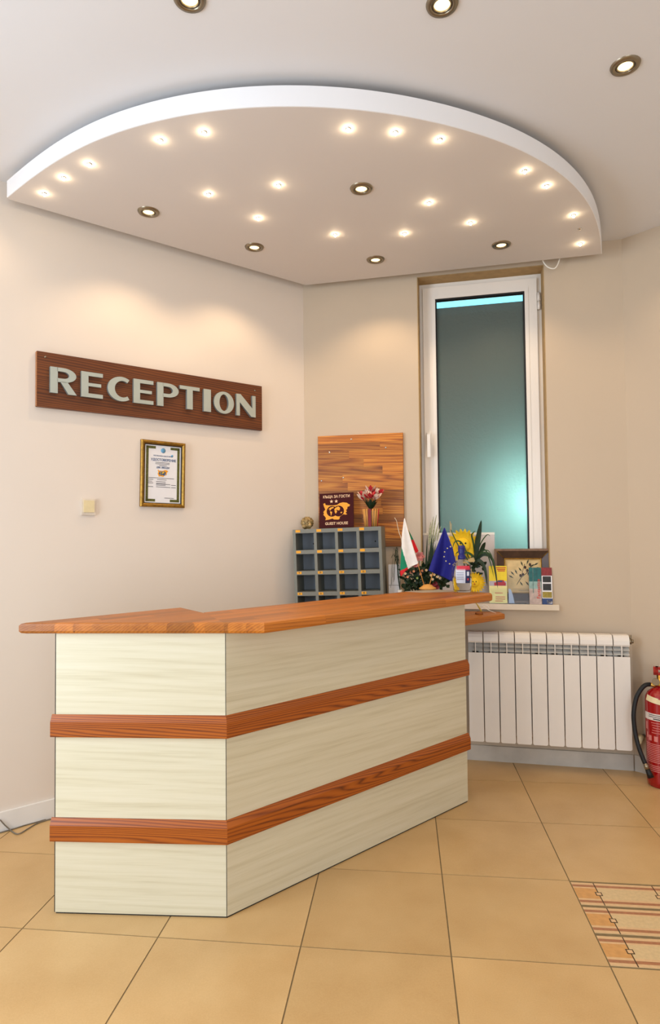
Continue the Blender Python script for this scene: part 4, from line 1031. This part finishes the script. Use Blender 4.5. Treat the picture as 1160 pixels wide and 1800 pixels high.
text(bo, 'Fantastico', .026, (hw_*.55, -.001, hh*.42), M_redink, rot=(pi/2, -pi/2, 0), bold=.0004)
M_navy = plain('navy_print', srgb(40, 70, 130), .5, noise=.2); M_dk = plain('dark_photo_print', srgb(46, 44, 42), .5, noise=.4, scale=60); M_dred = plain('dark_red_print', srgb(150, 40, 40), .5, noise=.3, scale=60); M_ygr = plain('mustard_print', srgb(170, 150, 50), .5, noise=.3, scale=80)
brochure(953.5, 971, 998, .022, 'narrow leaflet with red, black, mustard and blue pictures at the sill end', [(0, 1, .78, 1, M_dred), (.1, .9, .6, .76, M_dk), (.1, .9, .38, .56, M_dk), (.05, .95, .18, .34, M_ygr), (0, 1, 0, .16, M_navy), (.45, .95, .02, .12, M_paper)])
# white canvas leaning on the window behind the flowers
ua, _ = Wuz(745, 990, -.07); ub, zt = Wuz(870, 936, -.07)
wc = sill('white_canvas', 807.5, -.062, 'blank pale board leaning against the window behind the sunflowers', 'board', tilt=math.radians(-3))
MB().box((ua-ub)/2, (ub-ua)/2, 0, .012, 0, zt-WZ0).build('panel', plain('pale_board', srgb(214, 208, 208), .6, noise=.1, scale=6), wc, bevel=.002)
MB().box((ua-ub)/2-.001, (ub-ua)/2+.001, -.002, .013, zt-WZ0-.012, zt-WZ0+.001).build('edge_tape', M_white, wc)

# sunflower arrangement
def plant_frame(px, d, z):
    u_, _ = Wuz(px, 1040, d); return C0+DW*u_+NW*d+Vector((0, 0, z))
PS = plant_frame(822, -.005, WZ0+.0005)
sf = empty('sunflower_pot', PS, 0, 'pot of smiling yellow plush sunflowers with long green leaves on the sill', 'flower pot')
def sp(x, y, dep=0):
    n = Vector((PS.x, PS.y, 0)).normalized(); return at(x, y, PS-n*dep)-PS
MB().lathe([(0, 0), (.03, 0), (.036, .07), (.038, .075), (.034, .075), (0, .07)], 20).build('pot', M_raffia, sf)
yaw = -math.atan2(PS.x, PS.y)
def sunflower(cx, cy, R, rf, nm='sunflower'):
    c = sp(cx, cy, .03)
    o = MB().tube([(0, 0, .07), (c.x*.5, c.y*.5, c.z*.5), c+Vector((0, .012, 0))], .004, 6).build('stem', M_leaf2, sf)
    h = empty(nm, c, yaw); h.parent = sf
    for ringi, (n, rr, dz) in enumerate(((22, R*1.1, .004), (20, R*.92, -.004))):
        mb = MB()
        for k in range(n):
            a = 2*pi*k/n+ringi*.2; d = Vector((math.cos(a), 0, math.sin(a)))
            petal(mb, d*rf*.7+Vector((0, dz, 0)), d, Vector((0, -1, 0)), rr-rf*.7, R*.30, random.uniform(.05, .35))
        mb.build('petals', M_yellow, h)
    MB().ball((0, -.006, 0), rf, 18, (1, .45, 1)).build('face', M_yface, h)
    for sx_ in (-1, 1): MB().ball((sx_*rf*.33, -.006-rf*.42, rf*.25), rf*.13, 8).build('eye', M_black, h)
    mb = MB(); mb.tube([(rf*.16*math.cos(a), -.006-rf*.45, -rf*.22+rf*.12*math.sin(a)) for a in (pi+pi*k/8 for k in range(9))], rf*.08, 6); mb.build('mouth', M_redink, h)
    MB().ball((0, -.006-rf*.45, 0), rf*.12, 8).build('nose', M_orange, h)
    return h
mp_ = (PS-CAM).dot(_fw)/F_PX
sunflower(814, 958, 26*mp_, 12.5*mp_); sunflower(834, 1024, 17*mp_, 8*mp_)
# spider leaves
LV = [([(836, 985), (838, 960), (842, 935), (846, 914)], 9), ([(836, 985), (832, 955), (829, 940), (836, 933)], 3), ([(838, 985), (846, 968), (850, 958), (853, 953)], 7), ([(838, 985), (850, 975), (866, 985), (875, 1035)], 5), ([(838, 985), (848, 972), (862, 975), (870, 1000)], 2.5),
      ([(834, 990), (842, 985), (852, 1000), (856, 1030)], 6), ([(838, 985), (846, 970), (858, 968), (866, 980)], 2), ([(836, 985), (828, 975), (818, 972), (812, 985)], 4), ([(836, 980), (845, 955), (856, 940), (862, 943)], 1.8), ([(838, 980), (852, 966), (862, 990), (868, 1015)], 2),
      ([(826, 990), (815, 975), (806, 970), (800, 975)], 3), ([(822, 990), (806, 960), (796, 940), (792, 930)], 2), ([(826, 985), (812, 955), (800, 952), (795, 965)], 2.5)]
for P, w_ in LV:
    q = [sp(x, y, .05+.012*i) for i, (x, y) in enumerate(P)]
    mb = MB(); blade(mb, q, w_*mp_, n=12); mb.build('leaf', M_leaf2 if w_ < 5 else M_leaf, sf)
mb = MB()
for k in range(28):
    b = sp(random.uniform(822, 850), random.uniform(985, 1018), .015); a = random.uniform(0, 2*pi)
    petal(mb, b, (math.cos(a), -.4, math.sin(a)), (0, -1, 0), .03, .02, .2)
mb.build('dark_foliage', M_leaf, sf)
mb = MB()
for k in range(12):
    a = math.radians(20+k*4); b = sp(821, 986, .06); petal(mb, b, (math.cos(a*.7-.3), -.1, math.sin(a*.7-.3)), (0, -1, 0), .04, .012, .1)
for k in range(6):
    a = pi+.2-k*.1; b = sp(821, 986, .06); petal(mb, b, (math.cos(a), -.1, math.sin(a)), (0, -1, 0), .025, .012, .1)
mb.build('raffia_bow', M_raffia, sf)
for x0_, y0_, x1_, y1_ in ((792, 975, 791, 916), (794, 975, 793, 920)):
    MB().tube([sp(x0_+10, y0_+20, .02), sp(x0_, y0_-10, .02), sp(x1_, y1_, .02)], .0016, 5).build('dry_stalk', M_raffia, sf)

# dark flower arrangement left of the blue flag, on the desk
PD = plant_frame(735, .19, ZD+.0005)
fd = empty('flower_bowl', PD, 0, 'low bowl of dark foliage with small pink flowers behind the flag stand', 'flower bowl')
def dp(x, y, dep=0):
    n = Vector((PD.x, PD.y, 0)).normalized(); return at(x, y, PD-n*dep)-PD
md_ = (PD-CAM).dot(_fw)/F_PX
MB().lathe([(0, 0), (.05, 0), (.075, .06), (.085, .09), (.078, .09), (0, .08)], 24).build('bowl', plain('brown_bowl', srgb(90, 60, 50), .5), fd)
for c_ in range(4):
    mb = MB()
    for k in range(70):
        x = random.uniform(706, 786); y = random.uniform(1002, 1036)-(10 if 720 < x < 765 else 0)*random.random()
        b = dp(x, y, random.uniform(-.03, .05)); a = random.uniform(0, 2*pi)
        petal(mb, b, (math.cos(a), -.5, math.sin(a)*.8+.2), (0, -1, .3), random.uniform(.02, .034), .016, .25)
    mb.build('foliage', M_leaf, fd)
for k in range(12): 
    x, y = random.uniform(708, 782), random.uniform(1000, 1015)
    MB().tube([dp(735+(x-735)*.4, 1040, 0), dp(x, y, .03)], .0015, 5).build('stem', M_leaf, fd)
for x, y, mt in ((722, 1006, M_pink), (727, 1004, M_pink), (742, 1003, M_pink), (749, 1002, M_cream), (712, 1008, M_cream), (739, 1009, M_pink), (757, 1011, M_cream), (763, 1010, M_cream), (768, 1014, M_cream), (773, 1016, M_cream), (733, 1016, plain('pale_green_bud', srgb(120, 160, 110), .6)), (716, 1014, M_pink), (760, 1018, M_cream)):
    h = empty('blossom', dp(x, y, .06)); h.parent = fd
    mb = MB()
    for k in range(6):
        a = 2*pi*k/6; petal(mb, (0, 0, 0), (math.cos(a), -.3, math.sin(a)), (0, -1, 0), .0075, .008, .4)
    mb.build('petals', mt, h); MB().ball((0, -.002, 0), .0028, 8).build('eye', M_yellow, h)
for x, y, s_ in ((737, 978, 9), (727, 998, 8), (720, 1002, 7), (731, 994, 7)):   # larger pink roses behind the flag
    h = empty('rose', dp(x, y, .0)); h.parent = fd
    mb = MB()
    for r_i in range(3):
        for k in range(6):
            a = 2*pi*k/6+r_i*.5; petal(mb, (0, -.004*(3-r_i), 0), (math.cos(a), -.9+.35*r_i, math.sin(a)), (0, -1, 0), s_*md_*(.5+.25*r_i), s_*md_*.9, .3)
    mb.build('petals', M_pink, h)
    MB().tube([dp(735, 1040, 0)-dp(x, y, 0), Vector((0, .003, -.004))], .002, 5).build('stem', M_leaf, h)
mb = MB()
for x, y in ((765, 1026), (759, 1030), (768, 1032)):
    for k in range(7): a = 2*pi*k/7; petal(mb, dp(x, y, .06), (math.cos(a), -.4, math.sin(a)), (0, -1, 0), .014, .012, .3)
mb.build('dark_red_blossoms', plain('wine_petal', srgb(120, 24, 34), .6), fd)
# fountain grass
PG = plant_frame(757, .055, ZD+.0005)
fg2 = empty('fountain_grass', PG, 0, 'tall green ornamental grass with pale plumes between the two flags', 'grass plant')
def gp2(x, y, dep=0):
    n = Vector((PG.x, PG.y, 0)).normalized(); return at(x, y, PG-n*dep)-PG
MB().lathe([(0, 0), (.028, 0), (.036, .07), (.032, .07), (0, .065)], 18).build('pot', M_white, fg2)
for k in range(26):
    tx, ty_ = random.uniform(748, 778), random.uniform(935, 990); b = (755+random.uniform(-5, 5), 1045)
    mb = MB(); blade(mb, [gp2(*b, 0), gp2((b[0]+tx)/2-2, (b[1]+ty_)/2, .02), gp2(tx, ty_, .02)], random.uniform(2, 4)*md_, n=8); mb.build('blade', M_leaf, fg2)
M_plume = plain('pale_plume', srgb(186, 188, 150), .8, noise=.4, scale=200)
for x, y, x2, y2 in ((756, 955, 762, 908), (760, 955, 767, 905), (764, 952, 771, 918), (754, 958, 757, 918), (768, 950, 775, 925)):
    MB().tube([gp2(757, 1040), gp2(x, y, .02)], .001, 5).tube(catmull([gp2(x, y, .02), gp2((x+x2)/2-.8, (y+y2)/2, .02), gp2(x2, y2, .02)], 8), [.0012+.003*math.sin(pi*min(1, .15+k/18))*(1+.4*(k % 2)) for k in range(17)], 6).build('plume', M_plume, fg2)
# dry twig and wire grass in front of the small white box
PX_ = plant_frame(694, .06, ZD+.0005)
wb = empty('white_box', PX_, AW, 'upright white box behind the counter, left of the flags', 'box')
zt = at(694, 992, PX_).z-PX_.z; hb = 10*md_
MB().box(-hb, hb, -.03, .02, 0, zt).build('carton', M_paper, wb, bevel=.002); MB().box(-hb*1.01, hb*1.01, -.0305, .0205, zt*.55, zt*.56).build('lid_seam', plain('grey_seam', srgb(150, 150, 150), .6), wb)
PT_ = plant_frame(703, .115, ZD+.0005)
tw = empty('twig_vase', PT_, 0, 'slim vase with a pale dry twig and fine wiry grass left of the flags', 'vase')
def tp(x, y, dep=0):
    n = Vector((PT_.x, PT_.y, 0)).normalized(); return at(x, y, PT_-n*dep)-PT_
MB().lathe([(0, 0), (.018, 0), (.022, .05), (.012, .10), (.014, .12), (.011, .12), (.009, .1), (0, .09)], 16).build('vase', M_white, tw)
MB().tube(catmull([tp(703, 1045), tp(707, 980, .01), tp(706, 950, .01), tp(702, 938, .01), tp(699, 926, .01), tp(697, 916, .01), tp(693.5, 910, .01)], 4), [.0032-.0016*k/24 for k in range(25)], 6).build('twig', plain('pale_twig', srgb(226, 206, 176), .7, noise=.15), tw)
for k in range(18):
    tx, ty_ = random.uniform(683, 703), random.uniform(962, 1035)
    my = random.uniform(955, 985)
    mb = MB(); mb.tube(catmull([tp(703, 1040, .01), tp(701+random.uniform(-3, 3), (1040+my)/2, .02), tp((700+tx)/2+random.uniform(-2, 3), my, .025), tp(tx, max(ty_, my+5), .03)], 5), .0008, 5); mb.build('wire_grass', M_leaf, tw)

# raffia bow scrap on the lower desk
PQ = onz(842, 1079.5, ZD)
rb = empty('raffia_scrap', PQ+Vector((0, 0, .0005)), 0, 'scrap of dried flower tied with white raffia on the lower desk', 'ornament')
def qp(x, y, dep=0): return at(x, y, PQ)-PQ+Vector((0, 0, .0))
MB().lathe([(0, 0), (.022, 0), (.02, .008), (.008, .014), (0, .014)], 12).build('base', plain('brown_cone', srgb(140, 84, 40), .7), rb)
MB().tube(catmull([qp(846, 1075), qp(842, 1068), qp(838, 1062), qp(834, 1058)], 4), [.005-.0028*k/12 for k in range(13)], 6).build('stalk', plain('yellow_green_stalk', srgb(186, 160, 60), .7), rb)
for P in ([(845, 1072), (852, 1068), (860, 1073), (872, 1078)], [(843, 1066), (848, 1064), (854, 1070), (866, 1076)], [(846, 1070), (850, 1062), (858, 1066), (860, 1072)]):
    MB().tube(catmull([qp(*q) for q in P], 5), .0011, 5).build('raffia', M_whitecloth, rb)

# ------------------------------------------------------------------ cables on the floor at the left wall
def fl3(pts, z=.004): return [onz(x, y, z) for x, y in pts]
c1 = [onwall(0, 1441, C0, NL, .02), onwall(9, 1451, C0, NL, .022), onwall(19, 1459.5, C0, NL, .03)]+fl3([(27, 1465), (35, 1465), (50, 1456), (68, 1446), (93, 1438.5)])
tag(MB().tube(catmull(c1, 5), .0026, 7).build('floor_cable', M_cable), 'thin grey cable drooping from the wall and running behind the counter', 'cable')
c2 = fl3([(-30, 1472), (22, 1457.5), (45, 1450.2), (70, 1443.5), (98, 1434)], .003)
tag(MB().tube(catmull(c2, 5), .0024, 7).build('floor_cable', M_cable), 'thin grey cable lying along the foot of the white skirting', 'cable')
